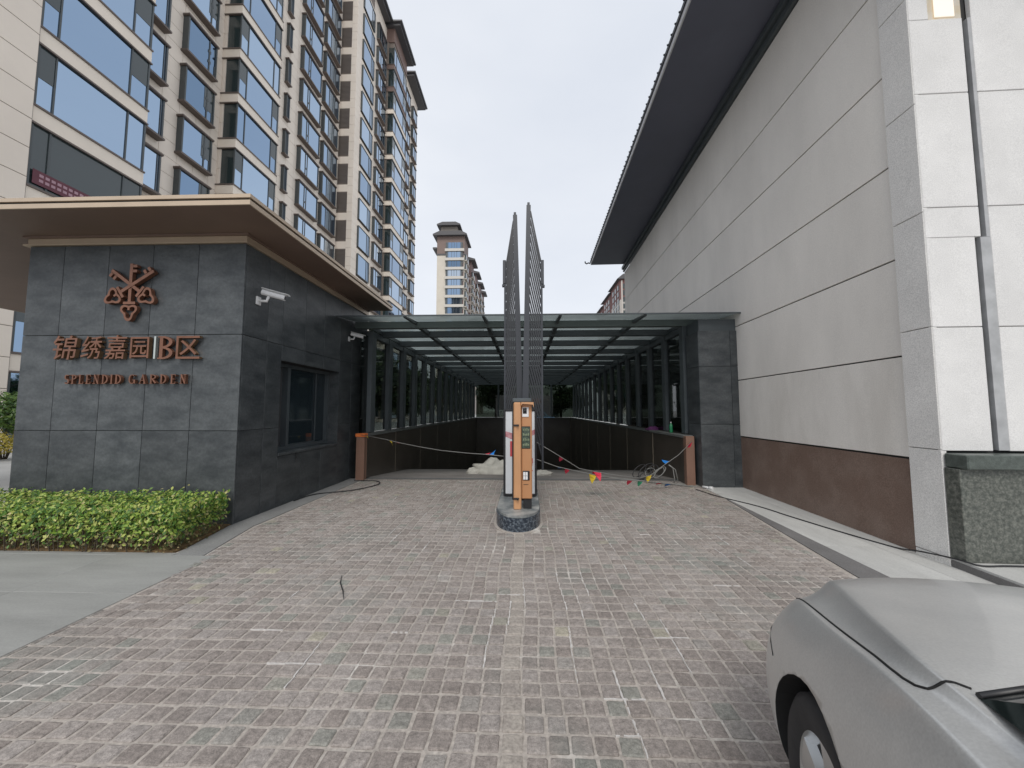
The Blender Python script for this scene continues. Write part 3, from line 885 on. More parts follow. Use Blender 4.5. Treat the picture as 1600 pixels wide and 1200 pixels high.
sg.location.x += .035
em = thing('emblem', 'copper relief emblem of three crossed keys with trefoil handles high on the slate front', 'emblem', (-5.42, FY, 2.8))
def key(bit, bow, flip):
    """One key: shaft from its bit end to its bow, two bits on one side, a collar and a three lobed ring."""
    bit, bow = Vector(bit), Vector(bow)
    d = (bow - bit).normalized(); nn = Vector((-d.y, d.x)) * flip
    dep = 0.05 + 0.004 * key.n; key.n += 1
    m_ = MB()
    def q(p, r_, t, e=0):
        dd = (r_ - p).normalized(); n2 = Vector((-dd.y, dd.x)) * t / 2
        m_.prism([(a.x, a.y) for a in (p + n2, p - n2, r_ - n2, r_ + n2)], FY - .012, FY - .012 - dep - e, 0, 'y')
    L = (bow - bit).length
    q(bit, bit + d * (L - 0.10), 0.042)
    q(bit + d * (L - 0.10) - nn * .085, bit + d * (L - 0.10) + nn * .085, 0.035, .001)
    for s in (0.035, 0.105):
        c = bit + d * s + nn * 0.055
        q(c - nn * .03, c + nn * .028, 0.038, .002)
    # bow: outline of three lobes as a flat ring
    c = bow + d * 0.02
    N = 36
    outer, inner = [], []
    a0 = math.atan2(d.y, d.x)
    for i in range(N):
        a = 2 * math.pi * i / N
        rr = 0.106 + 0.026 * math.cos(3 * a)
        u = Vector((math.cos(a + a0), math.sin(a + a0)))
        outer.append(c + u * rr); inner.append(c + u * (rr - 0.034))
    for i in range(N):
        j = (i + 1) % N
        m_.prism([(p.x, p.y) for p in (outer[i], outer[j], inner[j], inner[i])], FY - .012, FY - .012 - dep - .0015, 0, 'y')
    q(c - d * 0.07, c - d * 0.02, 0.028, .002)
    return m_
key.n = 0
put('key', key((-5.44, 3.475), (-5.44, 2.825), 1), COPPER, em)
put('key', key((-5.715, 3.385), (-5.215, 3.02), -1), COPPER, em)
put('key', key((-5.115, 3.365), (-5.655, 3.02), -1), COPPER, em)

em.location.x += .05
em.location.z += .035

# two bullet cameras on the gatehouse side wall
def cctv(loc, label, s=1.0, yaw=0.0):
    t = thing('cctv_camera', label, 'camera', loc, (0, 0, yaw), group='security cameras on the gatehouse', local=True)
    put('mount_plate', MB().cbox(0, 0.025 * s, -0.045 * s, 0.045 * s, -0.06 * s, 0.06 * s, .006), WHITE_PLASTIC, t)
    put('bracket', MB().tube([(0.02 * s, 0, 0), (0.12 * s, 0.02 * s, 0.0), (0.14 * s, 0.03 * s, 0.07 * s)], 0.020 * s, 10), WHITE_PLASTIC, t)
    a = Vector((0.05 * s, 0.02 * s, 0.135 * s)); b = Vector((0.34 * s, 0.10 * s, 0.065 * s))
    d = (b - a).normalized(); sd = Vector((-d.y, d.x, 0)).normalized(); up = d.cross(sd) * -1
    if up.z < 0: up = -up
    def barrel(o, e, hw, hh, mbb):
        v = []
        for P in (o, e):
            for k in range(12):
                an = 2 * math.pi * k / 12
                cx_, cz_ = math.cos(an), math.sin(an)
                r_ = 1 / max(abs(cx_), abs(cz_)) ** 0.55
                v.append(tuple(P + sd * cx_ * hw * r_ + up * cz_ * hh * r_))
        f = [tuple(range(11, -1, -1)), tuple(range(12, 24))] + [(k, (k + 1) % 12, 12 + (k + 1) % 12, 12 + k) for k in range(12)]
        return mbb.add(v, f)
    body = put('body', barrel(a, b, 0.042 * s, 0.040 * s, MB()), WHITE_PLASTIC, t)
    put('lens', barrel(b, b + d * .004 * s, 0.030 * s, 0.028 * s, MB()), BLACK_PLASTIC, body)
    h0, h1 = a + up * .052 * s - d * 0.01 * s, b + up * .052 * s + d * .04 * s
    put('sun_hood', barrel(h0, h1, 0.052 * s, 0.010 * s, MB()), WHITE_PLASTIC, t)
cctv((GX1 + .001, 5.21, 3.07), 'white bullet security camera high on the gatehouse side wall near the front corner')
cctv((GX1 + .001, 8.03, 3.05), 'small white bullet camera tucked under the canopy edge beside the gatehouse wall', 0.85)

# ------------------------------------------------------------------ hedge and shrubs
def leaf_cloud(points, size, rnd, m_=None, flat=0.55):
    m_ = m_ or MB()
    for p, nrm in points:
        n = (Vector(nrm) + Vector((rnd.uniform(-1, 1), rnd.uniform(-1, 1), rnd.uniform(-.7, 1))) * 0.9).normalized()
        a = n.orthogonal().normalized()
        a = Matrix.Rotation(rnd.uniform(0, 6.28), 3, n) @ a
        b = n.cross(a)
        L = size * rnd.uniform(.7, 1.35); Wd = L * flat
        p = Vector(p)
        m_.add([p, p + a * L * .5 + b * Wd * .5 + n * Wd * .12, p + a * L, p + a * L * .5 - b * Wd * .5 + n * Wd * .12], [(0, 1, 2), (0, 2, 3)])
    return m_
rnd = random.Random(3)
hedge = thing('hedge', 'clipped yellow-green hedge in front of the slate gatehouse wall', 'hedge', (-5.5, 4.4, 0))
def hedge_right(y): return -3.70 - 0.17 * (y - 3.95)
up_, low_ = [], []
for i in range(27000):
    y_ = rnd.uniform(3.95, 4.88)
    x_ = rnd.uniform(-9.0, hedge_right(y_))
    z_ = rnd.uniform(0.03, 0.455)
    which = rnd.random()
    nn_ = (0, 0, 1)
    if which < 0.42:
        z_ = 0.43 + rnd.uniform(-.07, .025) + (rnd.uniform(0, .05) if rnd.random() < .06 else 0) + 0.035 * mnoise.noise((x_ * 3, y_ * 3, 1)); nn_ = (0, -.3, 1)
        e = min(y_ - 3.95, hedge_right(y_) - x_)
        if e < 0.10: z_ -= 0.08 * (1 - e / 0.10) ** 2
    elif which < 0.86:
        y_ = 3.95 + rnd.uniform(-.04, .09) + 0.07 * mnoise.noise((x_ * 4, z_ * 5, 7)) + max(0, .14 - z_) * .25; nn_ = (0, -1, .35)
        x_ = rnd.uniform(-9.0, hedge_right(y_))
    elif which < 0.94:
        x_ = hedge_right(y_) + rnd.uniform(-.08, .02) + 0.02 * mnoise.noise((y_ * 5, z_ * 5, 3)) - max(0, .16 - z_) * .3; nn_ = (1, -.2, .35)
    if z_ < 0.15 and rnd.random() < 0.72: continue
    (low_ if (z_ < 0.24 and rnd.random() < (0.26 - z_) * 4.2) else up_).append(((x_, y_, z_), nn_))
put('foliage', leaf_cloud(up_, 0.042, rnd), HEDGE_LEAF, hedge, kind='stuff')
put('dry_foliage', leaf_cloud(low_, 0.038, rnd), HEDGE_LOW, hedge, kind='stuff')
mb = MB()
for i in range(330):
    y_ = rnd.uniform(3.97, 4.85); x_ = rnd.uniform(-9, hedge_right(y_) - .03)
    if rnd.random() < .5: y_ = rnd.uniform(3.96, 4.05)
    mb.tube([(x_, y_, 0), (x_ + rnd.uniform(-.03, .03), y_ + rnd.uniform(-.02, .02), 0.2), (x_ + rnd.uniform(-.07, .07), y_ + rnd.uniform(-.02, .05), 0.40)], 0.004, 4, cap=False)
put('stems', mb, BARK, hedge, kind='stuff')
mb = MB()
for i in range(420):
    y_ = rnd.uniform(3.93, 4.9); x_ = rnd.uniform(-9, hedge_right(y_) + .05)
    if rnd.random() < .4: x_ = hedge_right(y_) - rnd.uniform(-.06, .35)
    mb = leaf_cloud([((x_, y_, 0.018), (0, 0, 1))], 0.03, rnd, mb)
tag(put('fallen_leaves', mb, HEDGE_LOW), kind='stuff')

def blob_points(c, r, n, rnd_):
    out = []
    for i in range(n):
        d = Vector((rnd_.gauss(0, 1), rnd_.gauss(0, 1), rnd_.gauss(0, 1))).normalized()
        k = 0.72 + 0.3 * mnoise.noise(d * 2.3 + Vector(c)) + rnd_.uniform(-.22, .12)
        out.append(((c[0] + d.x * r[0] * k, c[1] + d.y * r[1] * k, c[2] + d.z * r[2] * k), tuple(d)))
    return out
def shrub(name, label, cat, c, r, n, size, m, group=None):
    t = thing(name, label, cat, (c[0], c[1], 0), group=group)
    put('foliage', leaf_cloud(blob_points(c, r, n, rnd), size, rnd), m, t, kind='stuff')
    mb_ = MB()
    for k in range(5):
        a = k * 1.256
        mb_.tube([(c[0] + .05 * math.cos(a), c[1] + .05 * math.sin(a), -.03), (c[0] + r[0] * .5 * math.cos(a), c[1] + r[1] * .5 * math.sin(a), c[2])], 0.02, 5)
    put('stem', mb_, BARK, t)
shrub('round_bush', 'clipped round green bush behind the left edge of the gatehouse', 'bush', (-16.3, 11.4, 1.45), (0.9, 0.9, 0.75), 2600, 0.10, BUSH_LEAF)
shrub('yellow_bush', 'low yellow-leaved bush under the round green bush', 'bush', (-16.1, 10.9, 0.50), (1.0, .6, 0.45), 1400, 0.08, YELLOW_LEAF)

def tree(x, y_, h, cr, label, group, n=1500):
    t = thing('tree', label, 'tree', (x, y_, -0.03), group=group)
    tk = MB()
    tk.tube([(x, y_, -0.03), (x + .05, y_, h * .35), (x - .03, y_ + .05, h * .7)], .1, 8, radii=[.13, .10, .06])
    for k in range(6):
        a = k * 1.05 + x
        tk.tube([(x, y_, h * (.35 + .05 * k)), (x + math.cos(a) * cr * .4, y_ + math.sin(a) * cr * .4, h * (.5 + .05 * k)), (x + math.cos(a) * cr * .75, y_ + math.sin(a) * cr * .75, h * (.58 + .05 * k))], .03, 5, radii=[.05, .03, .012])
    put('trunk', tk, BARK, t)
    pts = []
    for k in range(11):
        a = rnd.uniform(0, 6.28); q = rnd.uniform(.1, .75)
        pts += blob_points((x + math.cos(a) * cr * q, y_ + math.sin(a) * cr * q, h * rnd.uniform(.38, .88)), (cr * .5, cr * .5, h * .15), n // 11, rnd)
    put('crown', leaf_cloud(pts, 0.20, rnd), TREE_LEAF, t, kind='stuff')
TG = 'trees outside the canopy glass'
for (x, y_, h, c, lb) in ((-6.6, 12.4, 3.6, 1.5, 'dark green tree seen through the glass wall just beyond the gatehouse'),
                          (-7.4, 16.5, 4.2, 1.9, 'dark green tree behind the fourth pane of the left glass wall'),
                          (-6.9, 20.5, 4.3, 1.8, 'dark leafy tree midway along the left glass wall, outside it'),
                          (-7.6, 26.0, 4.4, 2.1, 'dark leafy tree outside the far half of the left glass wall'),
                          (-2.4, 31.0, 4.6, 2.7, 'dark round tree behind the far glazed end of the ramp, left of the gate'),
                          (2.9, 31.0, 4.4, 2.4, 'olive green tree behind the far glazed end of the ramp, right of the gate'),
                          (-6.2, 14.4, 4.0, 1.7, 'dark tree outside the left glass wall between its second and third posts'),
                          (-7.0, 23.0, 4.4, 2.0, 'dark tree in the farther row outside the left glass wall'),
                          (-6.4, 28.8, 4.5, 2.1, 'dark tree at the far left corner of the glazed ramp'),
                          (6.6, 19.0, 4.5, 1.9, 'dark tree added outside the right glass wall just past the pale building'),  # this and the next two trees are added to darken the right panes
                          (6.8, 22.6, 4.6, 2.0, 'dark tree added outside the middle of the far right glass wall'),
                          (6.4, 26.4, 4.6, 2.1, 'dark tree added at the far right corner of the glazed ramp')):
    tree(x, y_, h, c, lb, TG, 5000 if y_ > 28 else 3400)

# ------------------------------------------------------------------ glass canopy over the ramp
CXL, CXR = -3.58, 3.50
CZB, CZT = 3.33, 3.475       # underside and top of the cross beams
cano = thing('glass_canopy', 'long charcoal steel canopy with a glass roof and glazed sides over the ramp', 'canopy', (0, 8.2, 0))
beam_y = [8.30, 9.32]
while beam_y[-1] < 27.0:
    beam_y.append(beam_y[-1] + 1.55 if len(beam_y) > 2 else beam_y[-1] + 1.35)
BX0, BX1 = -3.82, 4.24
for i, by in enumerate(beam_y):
    put('cross_beam', MB().cbox(BX0 if by > 9.1 else -3.80, BX1, by - .07, by + .07, CZB, CZT, .004), STEEL_GREEN if i == 0 else STEEL, cano)
lb_x = [-2.42, -0.83, 0.71, 2.39]
for x in lb_x + [-3.60, 3.56]:
    put('long_beam', MB().cbox(x - .045, x + .045, 8.372, 27.0, CZB + .045, CZT - .003, .003), STEEL, cano)
for x in lb_x:
    put('outrigger', MB().prism([(8.228, 3.40), (8.228, 3.474), (7.44, 3.392), (7.44, 3.368)], x - .03, x + .03, axis='x'), STEEL, cano)
GE = 7.42
xsplit = [-3.80] + lb_x + [4.41]
ysplit = [GE] + [b for b in beam_y[0::1]]
ZG = 3.483
for i in range(5):
    for k in range(len(ysplit) - 1):
        if i == 0 and ysplit[k + 1] < 9.3:
            xa = -3.825
        else:
            xa = xsplit[i]
        rpm = MB().box(xa + .006, xsplit[i + 1] - .006, ysplit[k] + .006, ysplit[k + 1] - .006, ZG, ZG + .012)
        rpm.mi[1] = 1
        if k == 0:
            rpm.v = [(a, b, c - (.085 if b < 7.8 else 0)) for a, b, c in rpm.v]
        put('roof_pane', rpm, [CANOPY_GLASS, DUSTY_FACE], cano)
put('front_trim', MB().cbox(-3.825, 4.425, GE - .02, GE + .004, ZG - .095, ZG - .068, .003), STEEL, cano)
put('side_trim', MB().cbox(4.41, 4.43, 8.30, 27.0, ZG - .012, ZG + .022, .003), STEEL, cano)
# side walls: posts, glass panes and head rails standing on the ramp walls
def post_rows(y0, y1, step, grow):
    out = []; y_ = y0
    while y_ < y1:
        out.append(y_); y_ += step; step *= grow
    return out
PL = post_rows(8.62, 27.2, 1.13, 1.018)
PR = post_rows(8.30, 27.2, 1.10, 1.018)
for side, X0, P in ((-1, CXL, PL), (1, CXR, PR)):
    for y_ in P:
        put('post', MB().cbox(X0 - .07, X0 + .07, y_ - .06 if side > 0 else y_ - .11, y_ + .14, 1.0, CZB - .001, .004), STEEL, cano)
    for a, b in zip(P[:-1], P[1:]):
        put('glass_pane', MB().box(X0 - .008 - .03 * (side < 0), X0 + .004 - .03 * (side < 0), a + .142, b - .112, 1.002, CZB - .122), SIDE_GLASS, cano)
    put('head_rail', MB().cbox(X0 - .05, X0 + .05, P[0] + .15, 27.1, CZB - .12, CZB - .002, .003), STEEL, cano)
put('glass_pane', MB().box(CXL - .038, CXL - .026, 8.16, 8.505, 1.002, CZB - .122), SIDE_GLASS, cano)
for x in (-1.9, 0.0, 1.9):
    put('post', MB().cbox(x - .06, x + .06, 27.1, 27.2, 1.0, CZB, .004), STEEL, cano)
for a, b in ((-3.50, -1.96), (-1.84, -0.06), (0.06, 1.84), (1.96, 3.43)):
    put('glass_pane', MB().box(a, b, 27.14, 27.152, 1.0, CZB), END_GLASS, cano)

# ramp side walls with dark panels, coping and brown end posts
def ramp_wall(name, label, X0, side, y0):
    t = thing(name, label, 'wall', (X0, 9, 0), group='low walls along the ramp')
    outx = X0 + side * 0.14
    put('core', MB().box(X0 + side * .03, outx, y0 + .13, 27.5, -4.1, 0.93), RAMP_BACK, t)
    y_ = y0 + .135; k = 0
    ln = [1.95] + [2.45] * 20
    while y_ < 27.4:
        y2 = min(y_ + ln[k], 27.45)
        put('panel', MB().cbox(X0, X0 + side * .028, y_ + .012, y2 - .012, -4.05, 0.925, .004), RAMP_PANEL, t)
        put('seam_strip', MB().box(X0 - side * .004, X0 + side * .02, y2 - .0115, y2 + .0115, -4.0, .92), SEAM, t)
        y_ = y2; k += 1
    put('coping', MB().cbox(X0 - side * .035, outx + side * .03, y0 + .13, 27.5, 0.932, 0.985, .004), COPING, t)
    put('end_post', MB().cbox(X0 - side * .03, outx, y0, y0 + .128, -.03, 0.975, .005), POST_BROWN, t)
    return t
wl = ramp_wall('ramp_wall', 'low dark panelled ramp wall beside the gatehouse, with a brown end post wrapped in orange tape', -3.50, -1, 8.12)
put('tape_wrap', MB().cbox(-3.46, -3.66, 8.112, 8.255, 0.93, 0.992, .004), FLAGS['orange'], wl)
ramp_wall('ramp_wall', 'low dark panelled ramp wall on the right below the coping with the green bottle', 3.28, 1, 7.80)
bw = thing('end_wall', 'dark wall across the far end of the ramp below the glazing', 'wall', (0, 27.5, 0))
put('panel', MB().cbox(-3.72, 3.50, 27.502, 27.6, -4.1, 0.93, .005), RAMP_PANEL, bw)
put('coping', MB().cbox(-3.43, 3.21, 27.06, 27.62, 0.933, 0.983, .005), COPING, bw)

# dark slate pier closing the canopy on the right
pier = thing('stone_pier', 'dark slate pier between the glass canopy and the pale stone building', 'pier', (3.9, 7.9, 0))
put('core', MB().box(3.50, 4.30, 7.63, 8.15, 0, 3.075), SLATE_BACK, pier)
for (a, b) in ((3.47, 4.09), (4.096, 4.325)):
    for (z0, z1) in ((0.0, 1.22), (1.226, 2.37), (2.376, 3.09)):
        put('stone_panel', MB().cbox(a, b, 7.60, 7.628, z0, z1, .003), SLATE, pier)
for (z0, z1) in ((0.0, 1.22), (1.226, 2.37), (2.376, 3.09)):
    put('stone_panel', MB().cbox(3.47, 3.498, 7.631, 8.16, z0, z1, .003), SLATE, pier)
put('cap', MB().box(3.50, 4.30, 7.63, 8.15, 3.076, 3.325), STEEL, pier)

# ------------------------------------------------------------------ pale stone building on the right (own axes: y runs along its long wall)
RB = thing('stone_building', 'pale stone building with wide dark eaves along the right of the driveway', 'building', (4.085, 3.88, 0), (0, 0, -math.atan(0.0305)), local=True)
WO = 0.028                       # wall face stands this far behind the corner pier face
LEN = 12.9
put('core', MB().box(WO + .03, 9.0, 0.05, LEN, 0, 7.70), JOINT, RB)
zj = [0.99, 2.09, 3.17, 4.24, 5.315, 6.42, 7.70]
for a, b in zip(zj[:-1], zj[1:]):
    put('stone_course', MB().cbox(WO, WO + .028, 0.345, LEN, a + .009, b - .009, .003), PALE_LOW if a < 1.5 else PALE, RB)
put('end_face', MB().box(WO, 9.0, LEN + .001, LEN + .03, 0, 7.70), PALE, RB)
for a, b in ((0.345, 2.30), (2.304, LEN)):
    put('plinth_panel', MB().cbox(WO + .006, WO + .029, a, b, -0.02, 0.975, .003), BROWN_STONE, RB)
zp = [0.075, 1.11, 2.34, 3.53, 4.70, 5.9, 7.1, 7.70]
for a, b in zip(zp[:-1], zp[1:]):
    put('pier_panel', MB().cbox(0, .05, 0.004, 0.335, a + .004, b - .004, .004), PALE_ROUGH, RB)
put('pier_panel', MB().cbox(.002, .05, 0.004, 0.335, -.02, 0.071, .004), PALE_ROUGH, RB)
# front face towards the camera: two leaves of white panels with a slot between them
zf = [1.10, 2.33, 3.57, 4.80, 6.0, 7.2, 7.70]
SX0, SX1, SXL = 0.53, 0.62, 0.47
for a, b in zip(zf[:-1], zf[1:]):
    if a == 4.80:
        continue
    xr = SX0 if a > 3.4 else SXL
    if a < 3.3 < b:
        put('front_panel', MB().cbox(.006, SXL, -.002, .045, a + .004, 3.25, .004), PALE_FRONT, RB)
        put('front_panel', MB().cbox(.006, SX0, -.002, .045, 3.254, b - .004, .004), PALE_FRONT, RB)
    else:
        put('front_panel', MB().cbox(.006, xr, -.002, .045, a + .004, b - .004, .004), PALE_FRONT, RB)
put('front_panel', MB().cbox(.006, SX0, -.002, .045, 4.804, 5.63, .004), PALE_FRONT, RB)
put('front_panel', MB().cbox(.006, .20, -.002, .045, 5.634, 5.996, .004), PALE_FRONT, RB)
wlp = put('metal_panel', MB().cbox(.206, .545, .015, .04, 5.634, 5.996, .004), BRASS_PANEL, RB)
put('glare_patch', MB().cbox(.27, .47, .004, .014, 5.66, 5.99, .003), GLARE_GLOW, wlp)  # glowing plate paints the glare on the brass panel
for a, b in zip(zf[:-1], zf[1:]):
    for (xa, xb) in ((SX1, 1.9), (1.904, 3.2), (3.204, 4.6)):
        put('front_panel', MB().cbox(xa, xb, -.002, .045, a + .004, b - .004, .004), PALE_FRONT, RB)
put('slot_return', MB().box(SXL + .052, SX1 - .001, -.001, .046, 1.11, 3.25), GREY_RETURN, RB)
put('slot_return', MB().box(SX0 + .055, SX1 - .001, .002, .046, 3.254, 5.63), GREY_RETURN, RB)
# eaves: moulding, dark soffit, pale lower trim, tile edge, gutter hook
OV = 1.50
put('eave_moulding', MB().cbox(-.05, WO, .30, LEN, 7.70, 7.80, .01).cbox(-.11, WO, .30, LEN - .02, 7.802, 7.93, .01), STEEL, RB)
put('soffit', MB().box(-OV, 9.0, -1.6, LEN - .35, 7.935, 8.0), NAVY_SOFFIT, RB)
put('eave_trim', MB().cbox(-OV - .03, -OV - .001, -1.6, LEN - .35, 7.93, 8.04, .006), TRIM_GREY, RB)
roof_r = put('roof', MB().prism([(-OV - .05, 8.045), (-OV - .05, 8.12), (3.6, 10.1), (9.0, 10.1), (9.0, 8.045)], -1.65, LEN - .33, axis='y'), ROOF_TILE, RB)
mb = MB()
for k in range(74):
    mb.tube([(-OV - .066, -1.6 + k * .19, 8.112), (-OV + .30, -1.6 + k * .19, 8.25)], .016, 6)
put('tile_ends', mb, ROOF_TILE, roof_r, kind='stuff')
put('gutter_hook', MB().tube([(-OV - .04, LEN - .32, 8.02), (-OV - .12, LEN - .30, 8.05), (-OV - .20, LEN - .28, 8.02), (-OV - .25, LEN - .27, 8.06), (-OV - .26, LEN - .26, 8.13)], .03, 7), ROOF_TILE, RB)
put('gable_wall', MB().box(.06, 8.9, .5, LEN - .4, 8.0, 8.3), JOINT, RB)

led = thing('granite_planter', 'speckled dark green granite planter wall with a thick cap below the white stone front', 'planter', (4.085, 3.88, 0), (0, 0, -math.atan(0.0305)), local=True)
put('front_panel', MB().cbox(.004, 1.30, -.14, -.004, .092, 0.945, .004), GREEN_GRANITE, led)
put('front_panel', MB().cbox(1.304, 3.4, -.14, -.004, .092, 0.945, .004), GREEN_GRANITE, led)
put('cap', MB().cbox(.012, 3.4, -.21, -.004, 0.95, 1.085, .010), CAP_GRANITE, led)
stp = thing('stone_step', 'low white topped granite step at the foot of the planter wall', 'step', (4.085, 3.88, 0), (0, 0, -math.atan(0.0305)), local=True)
put('riser', MB().prism([(.006, -.006), (-.03, -.60), (.10, -.70), (3.4, -.72), (3.4, -.006)], 0.0, .066), DARK_STRIP, stp)
put('tread', MB().prism([(.014, -.006), (-.020, -.592), (.105, -.69), (3.4, -.71), (3.4, -.006)], .067, .088), LIGHT_SLAB, stp)

# ------------------------------------------------------------------ gate island, kiosk, barrier
isl = thing('kerb_island', 'rounded blue-black granite island in the middle of the driveway', 'island', (-0.09, 5.6, 0))
def island_poly(hw, y0, y1, n=14):
    cx_ = -0.09
    pts = [(cx_ + hw * math.cos(a), y0 + hw * 1.75 * (1 + math.sin(a)) * 1.0) for a in [math.pi + math.pi * i / n for i in range(n + 1)]]
    pts = [(cx_ + hw * math.cos(math.pi + math.pi * i / n), y0 + 0.46 - 0.46 * math.sin(math.pi * i / n)) for i in range(n + 1)]
    return pts + [(cx_ + hw, y1), (cx_ - hw, y1)]
put('kerb', MB().prism(island_poly(.295, 4.74, 6.75), -.02, .172), BLUE_GRANITE, isl)
put('top_slab', MB().prism(island_poly(.285, 4.75, 6.74), .173, .20), ISLAND_TOP, isl)
put('mortar_fillet', MB().prism(island_poly(.325, 4.70, 6.76), -.02, .006), MORTAR, isl)

ks = thing('access_kiosk', 'slim orange-copper access kiosk with a display standing on the island', 'kiosk', (-.03, 5.1, .20))
KY = 5.10
put('column', MB().cbox(-.150, -.048, KY - .06, KY + .06, .20, 1.605, .012), ORANGE, ks)
put('cabinet', MB().cbox(-.046, .095, KY - .02, KY + .22, .33, 1.605, .012), ORANGE_SHELL, ks)
put('back_shell', MB().cbox(-.168, .088, KY + .062, KY + .26, .29, 1.60, .010).cbox(-.17, -.152, KY - .03, KY + .06, .33, 1.58, .004), BLACK_PLASTIC, ks)
put('foot', MB().cbox(-.02, .088, KY + .0, KY + .20, .20, .328, .006), BLACK_PLASTIC, ks)
put('top_cap', MB().cbox(-.165, .09, KY - .01, KY + .26, 1.606, 1.66, .01), STEEL, ks)
put('hood', MB().prism([(-.047, 1.607), (.115, 1.607), (.120, 1.535), (.105, 1.575), (-.03, 1.585), (-.047, 1.56)], KY - .10, KY - .021, axis='y'), ORANGE, ks)
kc = put('camera_window', MB().cbox(-.036, .052, KY - .032, KY - .021, 1.41, 1.54, .004), WHITE_PLASTIC, ks)
put('lens_plate', MB().cbox(-.026, .026, KY - .038, KY - .033, 1.455, 1.53, .002).lathe([(.001, -.012), (.018, -.012), (.018, 0.0)], 14, (0, KY - .035, 1.49), 'y'), BLACK_PLASTIC, kc)
dsp = put('display', MB().cbox(-.044, .072, KY - .028, KY - .021, 0.99, 1.285, .004), BLACK_PLASTIC, ks)
put('screen', MB().box(-.036, .064, KY - .0305, KY - .0285, 1.0, 1.275), SCREEN, dsp)
mb = MB()
for k in range(4):
    for i in range(4):
        zc = 1.03 + k * .066
        mb.box(-.028 + i * .023 + .003 * (k % 2), -.012 + i * .023, KY - .0325, KY - .031, zc, zc + .022 + .006 * ((i + k) % 3))
put('display_rows', mb, SCREEN_MARK, dsp)
rd = put('card_reader', MB().cbox(-.030, .062, KY - .032, KY - .021, 0.575, 0.70, .006), BLACK_PLASTIC, ks)
put('reader_plate', MB().cbox(-.024, .006, KY - .037, KY - .033, 0.585, 0.632, .002).cbox(.010, .036, KY - .037, KY - .033, 0.585, 0.632, .002).cbox(-.024, .006, KY - .037, KY - .033, 0.636, 0.685, .002).cbox(.010, .036, KY - .037, KY - .033, 0.636, 0.685, .002), WHITE_PLASTIC, rd)
put('print_line', MB().box(-.02, .045, KY - .0225, KY - .021, 0.515, 0.525), mat('dark_print', (.12, .07, .04), .5), ks)
for zc in (1.30, 0.345):
    put('clamp', MB().cbox(-.148, -.078, KY - .078, KY - .061, zc - .012, zc + .012, .004).tube([(-.095, KY - .075, zc), (-.095, KY - .105, zc)], .014, 8), BLACK_PLASTIC, ks)

bh = thing('barrier_housing', 'white advertising board in a black frame around the gate motor behind the orange kiosk', 'barrier housing', (-.07, 5.9, .20))
HY = 5.80
put('casing', MB().cbox(-.30, .155, HY + .02, HY + .40, .20, 1.50, .006), STEEL, bh)
put('frame', MB().cbox(-.325, -.295, HY - .02, HY + .019, .215, 1.515, .004).cbox(.150, .18, HY - .02, HY + .019, .215, 1.515, .004)
    .cbox(-.294, .149, HY - .02, HY + .019, 1.485, 1.515, .004).cbox(-.294, .149, HY - .02, HY + .019, .215, .245, .004), BLACK_PLASTIC, bh)
bd = put('board', MB().box(-.294, .149, HY - .006, HY + .018, .246, 1.484), LIGHTBOX, bh)
put('printed_band', MB().prism([(-.294, 1.10), (-.18, 1.05), (-.02, 1.07), (.149, 1.13), (.149, 1.21), (.0, 1.13), (-.15, 1.14), (-.294, 1.18)], HY - .0085, HY - .0065, axis='y'), PINK_PRINT, bd)
put('printed_block', MB().box(-.225, -.16, HY - .0085, HY - .0065, .80, 1.03), RED_PRINT, bd)
put('printed_marks', MB().box(.09, .112, HY - .0085, HY - .0065, .66, .70).box(.10, .118, HY - .0085, HY - .0065, .74, .775).box(.112, .122, HY - .0085, HY - .0065, .70, .74).box(.104, .116, HY - .0085, HY - .0065, .58, .60), RED_PRINT, bd)

def gate_arm(label, yb, base, tip, railx, railtop, hang):
    """A lifted barrier: upright tapered boom, an outer rail hung parallel to it and slanting slats between the two."""
    t = thing('barrier_gate', label, 'barrier gate', (base[0], yb, base[1]), group='lifted barrier gates on the island')
    b0, b1 = Vector(base), Vector(tip)
    sgn = 1 if railx > base[0] else -1
    w0, w1 = .050, .036
    put('boom', MB().prism([(b0.x - w0, b0.y), (b0.x + w0, b0.y), (b1.x + w1, b1.y), (b1.x - w1, b1.y)], yb - .035, yb + .035, axis='y')
        .cbox(b1.x - .022, b1.x + .018, yb - .03, yb + .03, b1.y + .001, b1.y + .05, .004), GATE_GREY, t)
    put('outer_rail', MB().cbox(railx - .016, railx + .016, yb - .02, yb + .02, .55, railtop, .004), GATE_GREY, t)
    put('tip_bracket', MB().cbox(railx - .026 + .012 * sgn, railx + .026 + .012 * sgn, yb - .028, yb + .028, railtop - .36, railtop + .05, .006)
        .cbox(railx + .03 * sgn - .02, railx + .03 * sgn + .02, yb - .03, yb + .03, railtop - .41, railtop - .37, .004), GATE_GREY, t)
    n = 23
    for k in range(n):
        f = (k + .5) / n
        zb = 1.56 + (b1.y - .02 - 1.56) * f
        xb = b0.x + (b1.x - b0.x) * (zb - b0.y) / (b1.y - b0.y) + sgn * .03
        zr = zb - hang
        if zr < .75: zr = .75 + (zb - 1.56) * .25
        p = Vector((xb, zb)); q = Vector((railx - sgn * .012, min(zr, railtop + .03)))
        d = (q - p).normalized(); nn = Vector((-d.y, d.x)) * .0128
        ys_ = 0
        put('slat', MB().prism([(c.x, c.y) for c in (p + nn, p - nn, q - nn, q + nn)], yb + ys_ - .008, yb + ys_ + .008, axis='y'), GATE_SLAT, t)
gate_arm('lifted slatted barrier gate leaning to the left, the shorter of the pair on the island', 6.28, (-.075, 1.48), (-.160, 4.84), -.330, 4.00, .83)
gate_arm('lifted slatted barrier gate leaning to the right, the taller of the pair on the island', 6.12, (.008, 1.48), (.072, 4.92), .282, 3.93, .85)

